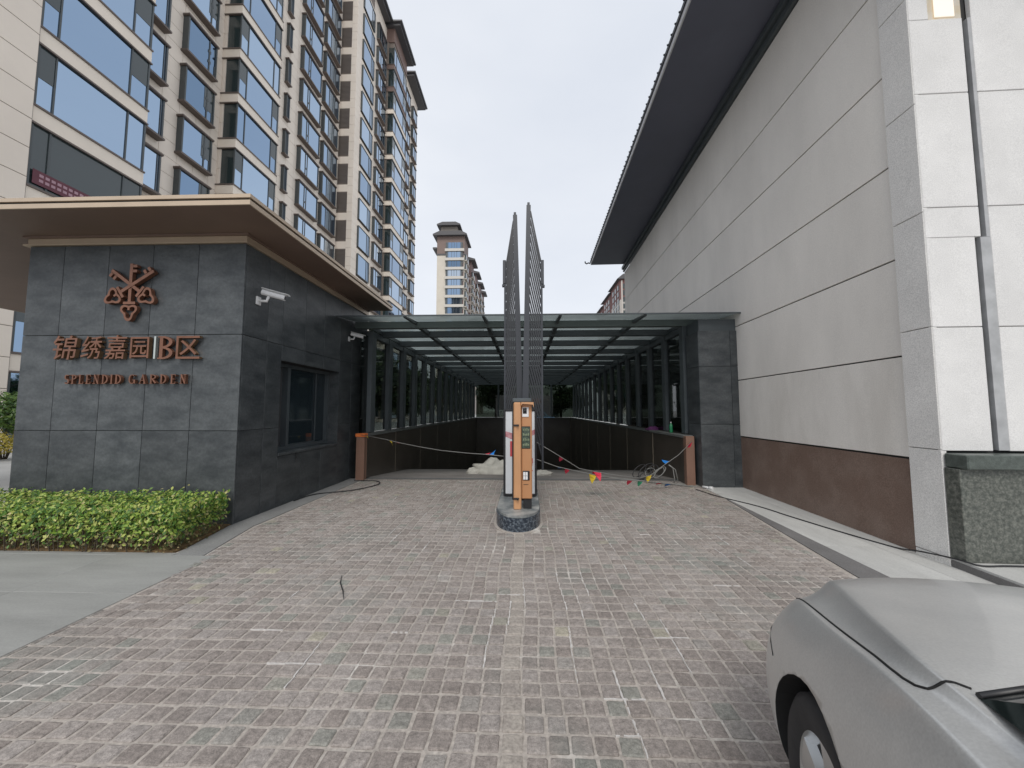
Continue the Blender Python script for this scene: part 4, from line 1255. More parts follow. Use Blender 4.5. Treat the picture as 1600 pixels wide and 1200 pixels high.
# ------------------------------------------------------------------ bunting, cables and loose things
def rope(name, label, cat, pts, r, m, group=None):
    t = thing(name, label, cat, pts[0], group=group)
    put('cord', MB().tube(pts, r, 6), m, t)
    return t
def along(pts, f):
    L = [(Vector(b) - Vector(a)).length for a, b in zip(pts[:-1], pts[1:])]
    s = f * sum(L)
    for (a, b), l in zip(zip(pts[:-1], pts[1:]), L):
        if s <= l: return Vector(a).lerp(Vector(b), s / l), (Vector(b) - Vector(a)).normalized()
        s -= l
    return Vector(pts[-1]), Vector((1, 0, 0))
def pennant(t, pts, f, colr, size=.11, twist=0.0, drop=1.0):
    p, d = along(pts, f)
    d = Vector((d.x, d.y, d.z * .6)).normalized()
    out = Vector((-d.y, d.x, 0)).normalized()
    hang = Vector((out.x * twist, out.y * twist, -drop)).normalized()
    a, b = p - d * size * .5, p + d * size * .5
    tip = p + hang * size * 1.05 + d * size * .12 + out * .02
    mid1 = a.lerp(tip, .5) + out * .018; mid2 = b.lerp(tip, .5) - out * .014
    m_ = MB()
    o2 = out * .0022
    v = [a, b, mid2, tip, mid1]
    m_.add([q + o2 for q in v] + [q - o2 for q in v], [(0, 1, 2, 4), (4, 2, 3), (6, 5, 9, 7), (7, 9, 8), (0, 5, 6, 1), (1, 6, 7, 2), (2, 7, 8, 3), (3, 8, 9, 4), (4, 9, 5, 0)])
    put('pennant', m_, FLAGS[colr], t, label=colr + ' pennant')
ropeL = [(-3.54, 8.10, .972), (-2.906, 7.76, .907), (-2.477, 7.479, .854), (-2.005, 7.169, .809), (-1.504, 6.84, .774), (-.987, 6.501, .768), (-.634, 6.269, .774), (-.326, 6.054, .77)]
t = rope('bunting_rope', 'pennant rope strung from the left ramp post to the barrier housing', 'bunting', ropeL, .006, GREY_CABLE, 'pennant ropes across the ramp')
for f, c, s, tw, dr in ((.05, 'yellow', .06, .3, 1), (.245, 'yellow', .10, .3, 1), (.29, 'red', .07, .8, .5), (.50, 'green', .13, 2.0, .4), (.72, 'yellow', .10, 2.0, .3), (.90, 'red', .10, 1.5, -.3), (.93, 'blue', .10, .6, -.6)):
    pennant(t, ropeL, f, c, s, tw, dr)
rope1 = [(.185, 6.10, .99), (.522, 6.274, .778), (.915, 6.487, .52), (1.211, 6.647, .443), (1.585, 6.849, .356), (2.119, 7.138, .253), (2.361, 7.269, .29), (2.707, 7.456, .467), (3.023, 7.627, .619), (3.36, 7.79, .866)]
t = rope('bunting_rope', 'pennant rope hanging low from the housing up to the right ramp post', 'bunting', rope1, .006, GREY_CABLE, 'pennant ropes across the ramp')
for f, c, s, tw, dr in ((.14, 'red', .09, .5, .6), (.335, 'red', .13, .6, 1), (.345, 'red', .16, -.5, 1), (.66, 'yellow', .14, .2, 1), (.80, 'blue', .13, .8, -.2), (.985, 'red', .12, .2, 1)):
    pennant(t, rope1, f, c, s, tw, dr)
rope2 = [(.185, 6.09, .72), (.521, 6.274, .581), (.914, 6.486, .467), (1.21, 6.647, .388), (1.713, 6.919, .266), (2.187, 7.175, .188), (2.695, 7.45, .104), (3.08, 7.658, .02)]
t = rope('bunting_rope', 'lower pennant rope sloping down to the paving by the right post', 'bunting', rope2, .006, GREY_CABLE, 'pennant ropes across the ramp')
for f, c, s, tw, dr in ((.15, 'blue', .11, 2, .4), (.185, 'red', .10, .6, 1), (.345, 'yellow', .16, .2, 1), (.60, 'red', .12, .5, .7), (.675, 'green', .12, .5, 1), (.83, 'red', .12, 1, .5), (.90, 'blue', .13, 1, .6)):
    pennant(t, rope2, f, c, s, tw, dr)

def cable(label, pts, r=.008, m=None):
    P = [Vector(p) for p in pts]
    out = []
    for i in range(len(P) - 1):
        p0, p1, p2, p3 = P[max(i - 1, 0)], P[i], P[i + 1], P[min(i + 2, len(P) - 1)]
        for k in range(6):
            s = k / 6
            out.append(.5 * ((2 * p1) + (-p0 + p2) * s + (2 * p0 - 5 * p1 + 4 * p2 - p3) * s * s + (-p0 + 3 * p1 - 3 * p2 + p3) * s ** 3))
    out.append(P[-1])
    return tag(put('cable', MB().tube(out, r, 6), m or BLACK_CABLE), label, 'cable')
cable('long black cable lying along the right pavement to the planter', [(3.22, 7.35, .014), (3.26, 7.15, .014), (3.35, 6.75, .014), (3.62, 6.1, .014), (3.72, 5.55, .014), (3.86, 4.9, .014), (4.02, 4.35, .014), (4.055, 4.15, .05), (4.06, 3.83, .098), (4.12, 3.66, .098), (4.4, 3.66, .098), (5.2, 3.63, .098)])
cable('black cable looped on the paving at the foot of the gatehouse wall', [(-3.80, 6.2, .015), (-3.72, 6.7, .015), (-3.2, 7.05, .017), (-2.95, 7.6, .017), (-3.1, 7.95, .017), (-3.42, 8.02, .012), (-3.62, 8.0, .012)], .009)
cable('thin black wire hanging below the guard window sill', [(GX1 + .012, 6.25, .80), (GX1 + .016, 6.27, .70), (GX1 + .014, 6.24, .64)], .006)
cable('grey cable lying along the foot of the right ramp wall', [(1.5, 8.9, .0), (2.1, 8.45, .012), (2.7, 7.95, .017), (3.1, 7.75, .014), (3.26, 7.6, .012)], .012, GREY_CABLE)
tag(put('twig', MB().tube([(-1.663, 3.484, .006), (-1.60, 3.33, .009), (-1.515, 3.20, .007), (-1.435, 3.052, .006)], .004, 6, radii=[.002, .005, .005, .002]), BLACK_CABLE), 'thin dark twig lying alone on the setts left of the middle', 'twig')
coil = thing('cable_coil', 'tangle of grey and black cables on the ramp floor by the right wall', 'cables', (2.9, 8.35, 0))
for k in range(7):
    cx_, cy_ = 2.45 + rnd.uniform(0, .62), 8.35 + rnd.uniform(-.12, .25)
    pts = []
    rr = rnd.uniform(.09, .19); tl = rnd.uniform(.3, 1.2)
    for i in range(18):
        a = i * .42
        pts.append((cx_ + rr * math.cos(a), cy_ + rr * math.sin(a) * .5, .03 + rr * .9 + rr * .9 * math.sin(a + tl)))
    put('loop', MB().tube(pts, .010, 6), GREY_CABLE if k % 2 else BLACK_CABLE, coil)
put('hanging_end', MB().tube([(3.0, 8.1, .36), (3.08, 8.08, .30), (3.10, 8.06, .1), (3.09, 8.05, .01)], .011, 6).tube([(3.02, 8.12, .36), (3.14, 8.1, .26), (3.17, 8.05, .02)], .010, 6), GREY_CABLE, coil)
tag(put('plug', MB().tube([(3.42, 7.52, .03), (3.52, 7.40, .028)], .022, 8).tube([(3.50, 7.43, .028), (3.545, 7.37, .03)], .030, 8), WHITE_PLASTIC), 'white cable plug lying on the pavement before the slate pier', 'plug')

bt = thing('bottle', 'green plastic bottle standing on the right coping', 'bottle', (3.36, 8.85, .985), local=True)
put('body', MB().lathe([(.001, 0), (.036, .002), (.038, .02), (.036, .09), (.038, .15), (.030, .185), (.014, .205), (.013, .222)], 16), BOTTLE, bt)
put('cap', MB().lathe([(.015, .222), (.015, .245), (.001, .246)], 12), WHITE_PLASTIC, bt)
def lump(sx, sy, sz, seed, rough=.25, n=18, m=10):
    m_ = MB(); vs = []
    for j in range(m + 1):
        th = math.pi / 2 * j / m
        for i in range(n):
            a = 2 * math.pi * i / n
            d = Vector((math.cos(a) * math.cos(th), math.sin(a) * math.cos(th), math.sin(th)))
            k = 1 + rough * mnoise.noise(d * 2.2 + Vector((seed, 0, 0))) + rough * .4 * mnoise.noise(d * 6 + Vector((0, seed, 0)))
            vs.append((d.x * sx * k, d.y * sy * k, d.z * sz * k))
    fs = [(j * n + i, j * n + (i + 1) % n, (j + 1) * n + (i + 1) % n, (j + 1) * n + i) for j in range(m) for i in range(n)]
    return m_.add(vs, fs, 0, True)
tag(put('cloth', lump(.17, .09, .085, 4.0, .5), PURPLE, loc=(3.37, 10.1, .985)), 'crumpled purple cloth lying on the right coping', 'cloth')
sk = tag(put('sack', lump(.66, .36, .36, 9.0, .30, 30, 16), SACK, loc=(-.72, 9.75, -.13)), 'dusty grey canvas sack slumped on the ramp left of the barrier', 'sack')
tag(put('sack', lump(.20, .13, .15, 2.0, .35, 18, 10), SACK, loc=(-1.30, 9.62, -.11)), 'small crumpled grey sack at the left end of the big one', 'sack')
tag(put('rubble_bag', lump(.28, .16, .12, 6.0, .35), SACK, loc=(.42, 9.3, -.08)), 'small pale rubble bag on the ramp right of the barrier', 'bag')

# ------------------------------------------------------------------ left apartment tower
LT = thing('apartment_tower', 'tall cream apartment tower with rows of blue bay windows behind the gatehouse', 'apartment building', (-26, 30, 0))
XF = -20.45
SB, SH = 9.35, 3.2          # window heads stand at SB + SH * k
KS = list(range(-2, 14))
ZTOP = 53.6
def core(x1, y0, y1, z1=ZTOP, x0=-34.0, name='wall', m=None):
    return put(name, MB().box(x0, x1, y0, y1, 0, z1), m or TOWER_JOINT, LT)
core(XF - .03, 9.0, 39.0)
# stone slabs on the plain parts of a facade that looks along +X
def clad_x(x, y0, y1, z0, z1, hz, wy, tgt, m=TOWER_STONE):
    k = z0
    while k < z1 - .05:
        k2 = min(k + hz, z1)
        ny = max(1, round((y1 - y0) / wy))
        for i in range(ny):
            ya, yb = y0 + (y1 - y0) * i / ny, y0 + (y1 - y0) * (i + 1) / ny
            tgt.box(x - .03, x, ya + .010, yb - .010, k + .012, k2 - .012)
        k = k2
wallmb = MB()
clad_x(XF, 17.3, 39.0, 0, ZTOP, 1.0, 1.1, wallmb)
put('stone_cladding', wallmb, TOWER_STONE, LT, kind='stuff')
# pier left of the wide bay: each slab its own
core(-18.72, 9.0, 13.02, x0=XF - .02, name='pier')
for k in range(0, 26):
    for (ya, yb) in ((9.0, 11.0), (11.0, 13.0)):
        put('stone_slab', MB().cbox(-18.72, -18.69, ya + .01, yb - .01, k * 1.14 + .012, (k + 1) * 1.14 - .012, .006), TOWER_STONE, LT)
put('stone_cladding', MB().box(-18.72, -18.69, 9.0, 13.0, 26 * 1.14, ZTOP), TOWER_STONE, LT)
put('stone_cladding', MB().box(-20.4, -18.70, 8.97, 9.0, 0, ZTOP), TOWER_STONE, LT)

def frame_window(w, h, dep, mull, hood=True):
    """Boxed-out window, local x along the wall, -y outward: stone-brown hood and sill, side cheeks, pane set near the front, mullions."""
    mb_ = MB()
    if hood:
        mb_.box(-.07, w + .07, -dep - .07, 0, h - .09, h).box(-.05, w + .05, -dep - .04, 0, h - .13, h - .092)
        mb_.box(-.07, w + .07, -dep - .07, 0, 0, .10).box(-.05, w + .05, -dep - .04, 0, .102, .14)
    za, zb = (.142, h - .132) if hood else (0, h)
    mb_.box(0, .09, -dep, 0, za, zb, 1).box(w - .09, w, -dep, 0, za, zb, 1)
    if not hood:
        mb_.box(0, w, -dep, -dep + .06, h, h + .06).box(0, w, -dep, -dep + .06, -.06, 0)
    pane = MB().box(.091, w - .091, -dep + .05, -dep + .07, za, zb)
    mu = MB().box(.092, w - .092, -dep + .022, -dep + .047, za, za + .04)
    for (xm, t, z0, z1) in mull:
        mu.box(xm - t, xm + t, -dep + .02, -dep + .048, za + (zb - za) * z0, za + (zb - za) * z1)
    return mb_, pane, mu, za, zb

def window_column(y0, y1, xw, head, sill, dep, mull, dark=None, hood=True, frame=TOWER_BROWN, ks=KS, top=True):
    """Copies one framed window up a facade that looks along +X. dark: (from, to, low, high) shares of the sash that stand open and dark."""
    w, h = y1 - y0, head - sill
    fr, pane, mu, za, zb = frame_window(w, h, dep, mull, hood)
    fm, pm, mm = fr.mesh('window', [frame, MULLION]), pane.mesh('pane', TGLASS), mu.mesh('mullion', MULLION)
    dm = None
    if dark:
        dm = MB()
        for (a, b, c, d) in dark:
            dm.box(.091 + (w - .182) * a, .091 + (w - .182) * b, -dep + .036, -dep + .046, za + (zb - za) * c, za + (zb - za) * d)
        dm = dm.mesh('sash', TGLASS_DARK)
    off = WL[LT.name]
    for k in ks:
        o = inst('window', fm, LT, (xw - off.x, y0 - off.y, sill + SH * k), (0, 0, R(90)))
        inst('pane', pm, o)
        inst('mullion', mm, o)
        if dm and (k * 7 + int(y0)) % 5 != 0: inst('sash', dm, o)

# boxed-out single windows on the main facade
window_column(17.75, 19.30, XF, SB - .10, SB - 2.5, .40, [(1.36, .02, 0, 1)])
window_column(20.45, 22.55, XF, SB - .05, SB - 2.44, .36, [(1.55, .04, 0, 1), (1.95, .03, 0, .34), (1.55, .10, .28, .36), (1.55, .10, .60, .68)], [(.66, 1, .32, 1)])
window_column(29.75, 30.2, XF, SB - .05, SB - 2.30, .26, [(.22, .02, 0, 1)])
window_column(31.75, 34.75, XF, SB - .05, SB - 2.44, .36, [(.85, .04, 0, 1), (1.15, .03, 0, 1), (1.0, .15, .30, .36)])
window_column(35.45, 38.15, XF, SB - .05, SB - 2.44, .36, [(.85, .04, 0, 1), (1.6, .04, 0, 1), (1.9, .03, 0, 1)])

def bay(x1, y0, y1, mull, ks, side=True, brown_top=0, front_stone=.28):
    """Glazed bay standing out from the facade: stone spandrels wrap the corner, glass ribbons between them, dark head and sill lines."""
    yb = y1
    put('bay_core', MB().box(XF + .001, x1 - .12, y0 + .12, yb, 0, ZTOP), TOWER_JOINT, LT)
    off = WL[LT.name]
    sp = MB().box(XF + .01, x1, y0, yb, 0, .62)
    sm_ = sp.mesh('spandrel', TOWER_BAND); smb = sp.mesh('spandrel', BROWN_WALL)
    ln = MB().box(XF + .01, x1 + .05, y0 - .05, yb + .03, -.075, -.002).box(XF + .01, x1 + .05, y0 - .05, yb + .03, .622, .70)
    lm = ln.mesh('drip_edge', TOWER_BROWN)
    wdt = yb - y0
    gl = MB().box(x1 - .09, x1 - .06, y0 + .05, yb - .03, .70, SH - .08)
    gm = gl.mesh('pane', TGLASS); gmd = gl.mesh('pane', TGLASS_DARK)
    fr = MB().box(x1 - .11, x1 - .02, y0 + .02, y0 + .10, .70, SH - .08).box(x1 - .11, x1 - .02, yb - .09, yb - .01, .70, SH - .08)
    fr.box(x1 - .11, x1 - .02, y0 + .02, yb - .01, .64, .70).box(x1 - .11, x1 - .02, y0 + .02, yb - .01, SH - .08, SH - .04)
    for (ym, t, z0, z1) in mull:
        fr.box(x1 - .058, x1 - .022, y0 + ym - t, y0 + ym + t, .70 + (SH - .78) * z0, .70 + (SH - .78) * z1)
    fm = fr.mesh('window', MULLION)
    dk = MB().box(x1 - .058, x1 - .045, y0 + .101, y0 + mull[0][0] - .04, 1.85, SH - .10); dkm = dk.mesh('sash', TGLASS_DARK)
    dk2 = MB().box(x1 - .058, x1 - .045, y0 + mull[-1][0] + .05, yb - .10, 1.85, SH - .10); dkm2 = dk2.mesh('sash', TGLASS_DARK)
    sgl = MB().box(XF + front_stone, x1 - .12, y0 + .06, y0 + .09, .70, SH - .08).mesh('pane', SIDE_PANE)
    sst = MB().box(XF + .01, XF + front_stone - .02, y0 + .02, y0 + .119, .70, 1.78).box(XF + .01, XF + front_stone - .02, y0 + .02, y0 + .119, 1.80, SH - .08).mesh('stone_slab', TOWER_STONE)
    for k in ks:
        z = SB - SH + SH * k
        top = k >= ks[-1] - brown_top + 1
        inst('spandrel', smb if top else sm_, LT, (-off.x, -off.y, z))
        inst('drip_edge', lm, LT, (-off.x, -off.y, z))
        o = inst('window', fm, LT, (-off.x, -off.y, z))
        inst('pane', gmd if (x1 == -18.78 and k == 1) else gm, o)
        if k % 3 != 1: inst('sash', dkm, o)
        if k % 4 != 2: inst('sash', dkm2, o)
        if side:
            inst('pane', sgl, o)
            inst('stone_slab', sst, LT, (-off.x, -off.y, z))
bay(-18.78, 13.04, 17.25, [(.62, .03, 0, 1), (.35, .20, .42, .47), (3.35, .03, 0, 1), (3.75, .3, .42, .47)][0:1] + [(3.35, .03, 0, 1)], KS, side=False)
bay(-19.22, 23.35, 27.45, [(.75, .03, 0, 1), (3.40, .03, 0, 1)], KS)
# red banner hung in the lowest bay window, its lettering too blurred to read: pale dashes
bn = put('banner', MB().box(-18.775, -18.765, 13.2, 15.2, 10.18, 10.74), BANNER, LT)
mb = MB()
for k in range(9):
    for r_ in (0, 1):
        mb.box(-18.764, -18.762, 13.4 + k * .19, 13.53 + k * .19, 10.52 - r_ * .2, 10.63 - r_ * .2)
put('faded_marks', mb, mat('faded_marks', (.42, .26, .30), .7), bn, kind='stuff')

# second volume, set forward, with louvred strip on its end face
V2X, V2Y0, V2Y1 = -18.72, 39.0, 47.6
core(V2X - .03, V2Y0 + .03, V2Y1)
mb = MB(); clad_x(V2X, V2Y0, 40.35, 0, ZTOP, 1.0, 1.3, mb); clad_x(V2X, 43.5, V2Y1, 0, ZTOP, 1.0, 1.3, mb)
for k in range(0, 54):
    mb.box(-19.30, V2X - .031, V2Y0, V2Y0 + .028, k + .012, k + .988)
for k in KS:
    mb.box(XF, -19.31, V2Y0, V2Y0 + .028, SB - .05 + SH * k, SB + .75 + SH * k)
put('stone_cladding', mb, TOWER_STONE, LT, kind='stuff')
off = WL[LT.name]
lv = MB()
for j in range(15):
    lv.box(-20.40, -19.33, V2Y0 - .02, V2Y0 + .02, .03 + j * .145, .03 + j * .145 + .095)
lvm = lv.mesh('louvre', LOUVRE)
for k in KS:
    inst('louvre', lvm, LT, (-off.x, -off.y, SB - 2.3 + SH * k))
_x = XF
XF = V2X
window_column(40.4, 43.45, V2X - .10, SB, SB - 2.35, .27, [(2.25, .05, 0, 1), (2.65, .03, 0, 1)], hood=False, frame=MULLION)
bnd = MB().box(V2X - .02, V2X + .03, 40.36, 43.49, 0, .60).mesh('spandrel', TOWER_BAND)
for k in KS:
    inst('spandrel', bnd, LT, (-off.x, -off.y, SB + .02 + SH * k))
window_column(44.3, 46.9, V2X, SB - .05, SB - 2.36, .34, [(.8, .04, 0, 1), (1.9, .03, 0, 1)])
# third volume: corner bay with brown top storeys, then a tail
core(-18.4, 47.63, 61.0)
XF = -19.2
bay(-17.6, 47.62, 52.9, [(1.0, .04, 0, 1), (4.0, .04, 0, 1)], KS, brown_top=2)
XF = _x
mb = MB(); clad_x(-18.37, 52.95, 61.0, 0, ZTOP, 1.0, 1.3, mb)
put('stone_cladding', mb, TOWER_STONE, LT, kind='stuff')
for yk in (54.0, 57.6):
    XF2 = -18.37
    window_column(yk, yk + 2.0, XF2, SB - .05, SB - 2.3, .42, [(1.0, .04, 0, 1)])
# eaves
def eave(x0, x1, y0, y1, z, name='eave'):
    return put(name, MB().prism([(x0, z), (x1, z), (x1 + .05, z + .18), (x0, z + 1.0)], y0, y1, axis='y').box(x0, x1 - .25, y0 + .25, y1 - .25, z - .35, z - .002), ROOF_DARK, LT)
eave(-34.0, -19.3, 8.2, 38.9, ZTOP + .35)
eave(-34.0, -17.7, 38.92, 46.9, ZTOP + .35)
eave(-34.0, -16.5, 46.92, 53.6, ZTOP + .35)
eave(-34.0, -16.9, 54.6, 62.0, ZTOP + .35)
put('brown_top_wall', MB().box(-19.0, -17.62, 47.6, 52.92, SB - .01 + SH * 13 + .7, ZTOP), BROWN_WALL, LT)

# ------------------------------------------------------------------ far towers
FT = thing('apartment_tower', 'distant cream tower with stepped dark roofs left of the barrier gates', 'apartment building', (-23.5, 120, 0))
fx0, fx1, fy = -28.0, -19.2, 117.0
put('wall', MB().box(fx0, fx1, fy, 125, 0, 51.2).box(fx0, fx1 - 2.6, 125.01, 175, 0, 50.0), mat('far_cream_stone', (0.60, 0.55, 0.47), .75, var=.06, vscale=.2), FT)
put('brown_top_wall', MB().box(fx0 - .02, fx1 + .02, fy - .02, 125.02, 51.2, 57.2), mat('far_brown_wall', (0.20, .145, .125), .7), FT)
put('roof', MB().prism([(fx0 - 1.2, 57.2), (fx1 + .9, 57.2), (fx1 + .9, 57.6), (fx1 - 1, 58.6), (fx0 + 1, 58.6), (fx0 - 1.2, 57.6)], fy - 1.2, 126, axis='y'), ROOF_DARK, FT)
put('penthouse', MB().box(fx0 + .8, fx1 - 2.6, fy + 1.5, 126, 58.6, 61.2), mat('far_penthouse', (0.24, .21, .18), .7), FT)
put('penthouse_roof', MB().prism([(fx0 - .3, 61.2), (fx1 - 1.5, 61.2), (fx1 - 1.5, 61.6), (fx1 - 3, 62.3), (fx0 + 1.5, 62.3), (fx0 - .3, 61.6)], fy + .3, 127, axis='y'), ROOF_DARK, FT)
put('side_eave', MB().box(fx0 - 1.3, fx0 - .02, fy - .5, fy + 6, 53.0, 53.5).box(fx0 - .15, fx1 + .1, fy - .15, fy + .1, 51.0, 51.5), ROOF_DARK, FT)
wv = MB().box(0, 5.4, -.35, 0, 0, 2.05)
wv_m = wv.mesh('window', TGLASS)
wb = MB().box(-.25, 5.9, -.75, 0, 0, .85).mesh('spandrel', mat('far_band', (.55, .52, .47), .6))
wmull = MB()
for xm in (.75, 1.9, 2.7, 3.5, 4.65):
    wmull.box(xm - .05, xm + .05, -.40, -.352, 0, 2.05)
wmull.box(0, 5.4, -.41, -.352, -.02, .06)
wmull.box(0, .6, -.39, -.352, .02, 2.03).box(4.8, 5.4, -.39, -.352, .02, 2.03)
wmm = wmull.mesh('mullion', MULLION)
offF = WL[FT.name]
for k in range(17):
    z = 53.0 - 3.02 * k
    o = inst('window', wv_m, FT, (-25.1 - offF.x, fy - offF.y, z + .02))
    inst('mullion', wmm, o)
    if k > 0: inst('spandrel', wb, FT, (-25.1 - offF.x, fy - offF.y, z + 2.12))
# side face: stepped wings with roofs of their own, windows and brown louvre bays, the wall between them set back
blk = [(117.0, 125.0, 57.2), (132.5, 139.0, 55.2), (145.5, 151.5, 55.2), (158.0, 164.0, 55.2), (170.0, 175.0, 55.2)]
wsm = MB().box(0, 2.0, -.5, 0, 0, 1.9).mesh('window', TGLASS_DARK)
wso = MB().box(-.15, 2.2, -.75, 0, -.25, 0).mesh('sill', mat('far_sill', (.50, .46, .41), .7))
brl = MB().box(0, 1.8, -.1, 0, 0, 1.9).mesh('louvre', mat('far_louvre', (.15, .09, .085), .7))
wst, wbr = mat('far_wing_stone', (.46, .41, .37), .75), mat('far_wing_brown', (.17, .115, .11), .7)
for (ya, yb, zt) in blk:
    if ya > 118:
        put('wing', MB().box(fx1 - 6, fx1, ya, yb, 0, zt - 6), wst, FT)
        put('wing_top', MB().box(fx1 - 6.02, fx1 + .03, ya - .03, yb, zt - 6, zt), wbr, FT)
        put('wing_roof', MB().prism([(fx1 - 7, zt), (fx1 + 1.5, zt), (fx1 + 1.5, zt + .5), (fx1 - 2, zt + 1.5), (fx1 - 7, zt + 1.5)], ya - 1.2, yb + .8, axis='y'), ROOF_DARK, FT)
    for k in range(15):
        z = 49.6 - 3.02 * k
        for yo in (.6, 4.0):
            if ya + yo + 2.0 > yb: continue
            o = inst('window', wsm, FT, (fx1 - offF.x, ya + yo - offF.y, z), (0, 0, R(90)))
            inst('sill', wso, o)
        inst('louvre', brl, FT, (fx1 - 2.0 - offF.x, ya - offF.y, z), (0, 0, 0))

RT = thing('apartment_tower', 'distant tower with brown top storeys peeping out behind the pale stone building', 'apartment building', (45, 170, 0))
for i, (xa, ya, zt) in enumerate(((42.2, 165, 59.2), (42.6, 185, 58.6), (43.2, 206, 57.8))):
    put('wall', MB().box(xa, xa + 16, ya, ya + 17, 0, zt - 9), mat('far_white_stone', (.52, .48, .44), .75), RT)
    put('brown_top_wall', MB().box(xa - .03, xa + 16, ya - .03, ya + 17, zt - 9, zt), mat('far_red_brown', (.19, .085, .075), .7), RT)
    put('roof', MB().prism([(xa - 1.5, zt), (xa + 17, zt), (xa + 14, zt + 2.2), (xa + 1.2, zt + 2.2)], ya - 1.3, ya + 18, axis='y'), ROOF_DARK, RT)
    for k in range(12):
        for j in range(3):
            put('window', MB().box(xa - .25, xa - .031, ya + 2 + j * 4.6, ya + 4.4 + j * 4.6, zt - 4.0 - 3 * k, zt - 1.9 - 3 * k), TGLASS_DARK, RT)
        put('window', MB().box(xa + 1.2, xa + 3.4, ya - .25, ya - .031, zt - 4.0 - 3 * k, zt - 1.9 - 3 * k), TGLASS_DARK, RT)
    for dx in (.4, 4.2):
        put('pilaster', MB().box(xa + dx, xa + dx + .6, ya - .4, ya - .031, 0, zt - .4), mat('far_pilaster', (.50, .46, .42), .75), RT)

# beyond the far end of the ramp: a shopfront and a parked car
sh = thing('shopfront', 'pale shopfront with an orange fascia seen through the far end of the ramp', 'shop', (2.0, 45, 0))
put('wall', MB().box(-2.2, 6.2, 45, 50, -.03, 4.2), mat('shop_wall', (.40, .42, .42), .7), sh)
put('fascia', MB().box(-.2, 4.2, 44.9, 44.98, 2.35, 2.85), FLAGS['orange'], sh)
for k in range(4):
    put('window', MB().box(-.1 + k * 1.05, .85 + k * 1.05, 44.92, 44.98, .5, 2.2), SIDE_PANE, sh)
fc = thing('parked_car', 'light blue car parked before the shopfront beyond the ramp', 'car', (1.1, 40, 0))
put('body', MB().prism([(-.9, .25), (3.1, .25), (3.15, .75), (2.4, .95), (1.9, 1.42), (.5, 1.45), (-.1, 1.0), (-.85, .85)], 39.2, 40.9, axis='y'), CAR_BLUE, fc)
put('side_window', MB().prism([(.05, 1.0), (2.2, .98), (1.8, 1.36), (.55, 1.38)], 39.17, 39.19, axis='y'), CAR_GLASS, fc)
for xw in (0.0, 2.3):
    put('wheel', MB().lathe([(.001, 0), (.31, 0), (.31, .2), (.001, .2)], 18, (xw, 39.15, .28), 'y'), TYRE, fc)

# ------------------------------------------------------------------ silver car in the near right corner (own axes: y forward, front axle at 0)
CA = R(17.2)
car = thing('parked_car', 'dusty silver car with its left front fender and bonnet in the near right corner', 'car', (1.648, 0.915, 0), (0, 0, -CA), local=True)
car.scale = (.972, .972, .972)
def st(y, b, P):
    a, c = P[2], P[3]
    P = P[:3] + [(a[0] + (c[0] - a[0]) * .50, c[1] + (a[1] - c[1]) * .26)] + P[3:]
    return y, b, P
ST = [
 st(.930, .33, [(0, .60), (.35, .60), (.55, .595), (.62, .585), (.66, .57), (.72, .54), (.77, .48), (.77, .40), (.73, .31), (.60, .26), (0, .26)]),
 st(.905, .33, [(0, .70), (.35, .695), (.58, .68), (.645, .665), (.68, .65), (.78, .59), (.825, .50), (.825, .38), (.79, .26), (.65, .21), (0, .21)]),
 st(.835, .30, [(0, .795), (.36, .79), (.58, .765), (.695, .70), (.72, .697), (.825, .625), (.865, .50), (.86, .37), (.83, .23), (.70, .2), (0, .2)]),
 st(.760, .24, [(0, .845), (.36, .84), (.600, .812), (.722, .735), (.746, .733), (.85, .655), (.882, .50), (.875, .36), (.84, .22), (.72, .2), (0, .2)]),
 st(.560, .10, [(0, .885), (.37, .88), (.622, .850), (.742, .778), (.766, .776), (.868, .69), (.897, .51), (.89, .36), (.86, .21), (.75, .2), (0, .2)]),
 st(.20, 0, [(0, .930), (.38, .925), (.680, .900), (.766, .832), (.790, .830), (.882, .725), (.905, .53), (.898, .36), (.87, .2), (.75, .2), (0, .2)]),
 st(-.06, 0, [(0, .968), (.38, .962), (.730, .948), (.784, .890), (.808, .888), (.886, .76), (.905, .54), (.898, .36), (.87, .2), (.75, .2), (0, .2)]),
 st(-.28, 0, [(0, 1.0), (.39, .995), (.768, .985), (.798, .945), (.820, .938), (.886, .79), (.903, .56), (.895, .36), (.87, .2), (.75, .2), (0, .2)]),
 st(-.54, 0, [(0, 1.0), (.39, .995), (.740, .985), (.782, .975), (.826, .955), (.886, .81), (.900, .58), (.892, .36), (.865, .2), (.75, .2), (0, .2)]),
 st(-1.5, 0, [(0, 1.0), (.39, .995), (.740, .985), (.79, .975), (.830, .955), (.888, .82), (.902, .60), (.892, .36), (.865, .2), (.75, .2), (0, .2)]),
 st(-2.45, 0, [(0, 1.02), (.39, 1.015), (.730, 1.00), (.78, .99), (.822, .965), (.89, .82), (.905, .60), (.895, .36), (.865, .2), (.75, .2), (0, .2)]),
 st(-3.1, -.05, [(0, 1.04), (.39, 1.035), (.68, 1.015), (.73, 1.0), (.775, .97), (.86, .82), (.885, .60), (.878, .38), (.845, .25), (.7, .22), (0, .22)]),
 st(-3.50, -.15, [(0, 1.0), (.38, .995), (.64, .975), (.69, .96), (.73, .93), (.81, .80), (.84, .60), (.835, .40), (.79, .28), (.6, .25), (0, .25)]),
 st(-3.60, -.15, [(0, .85), (.36, .85), (.58, .84), (.63, .83), (.67, .80), (.74, .72), (.77, .58), (.765, .44), (.72, .36), (.55, .32), (0, .32)]),
]
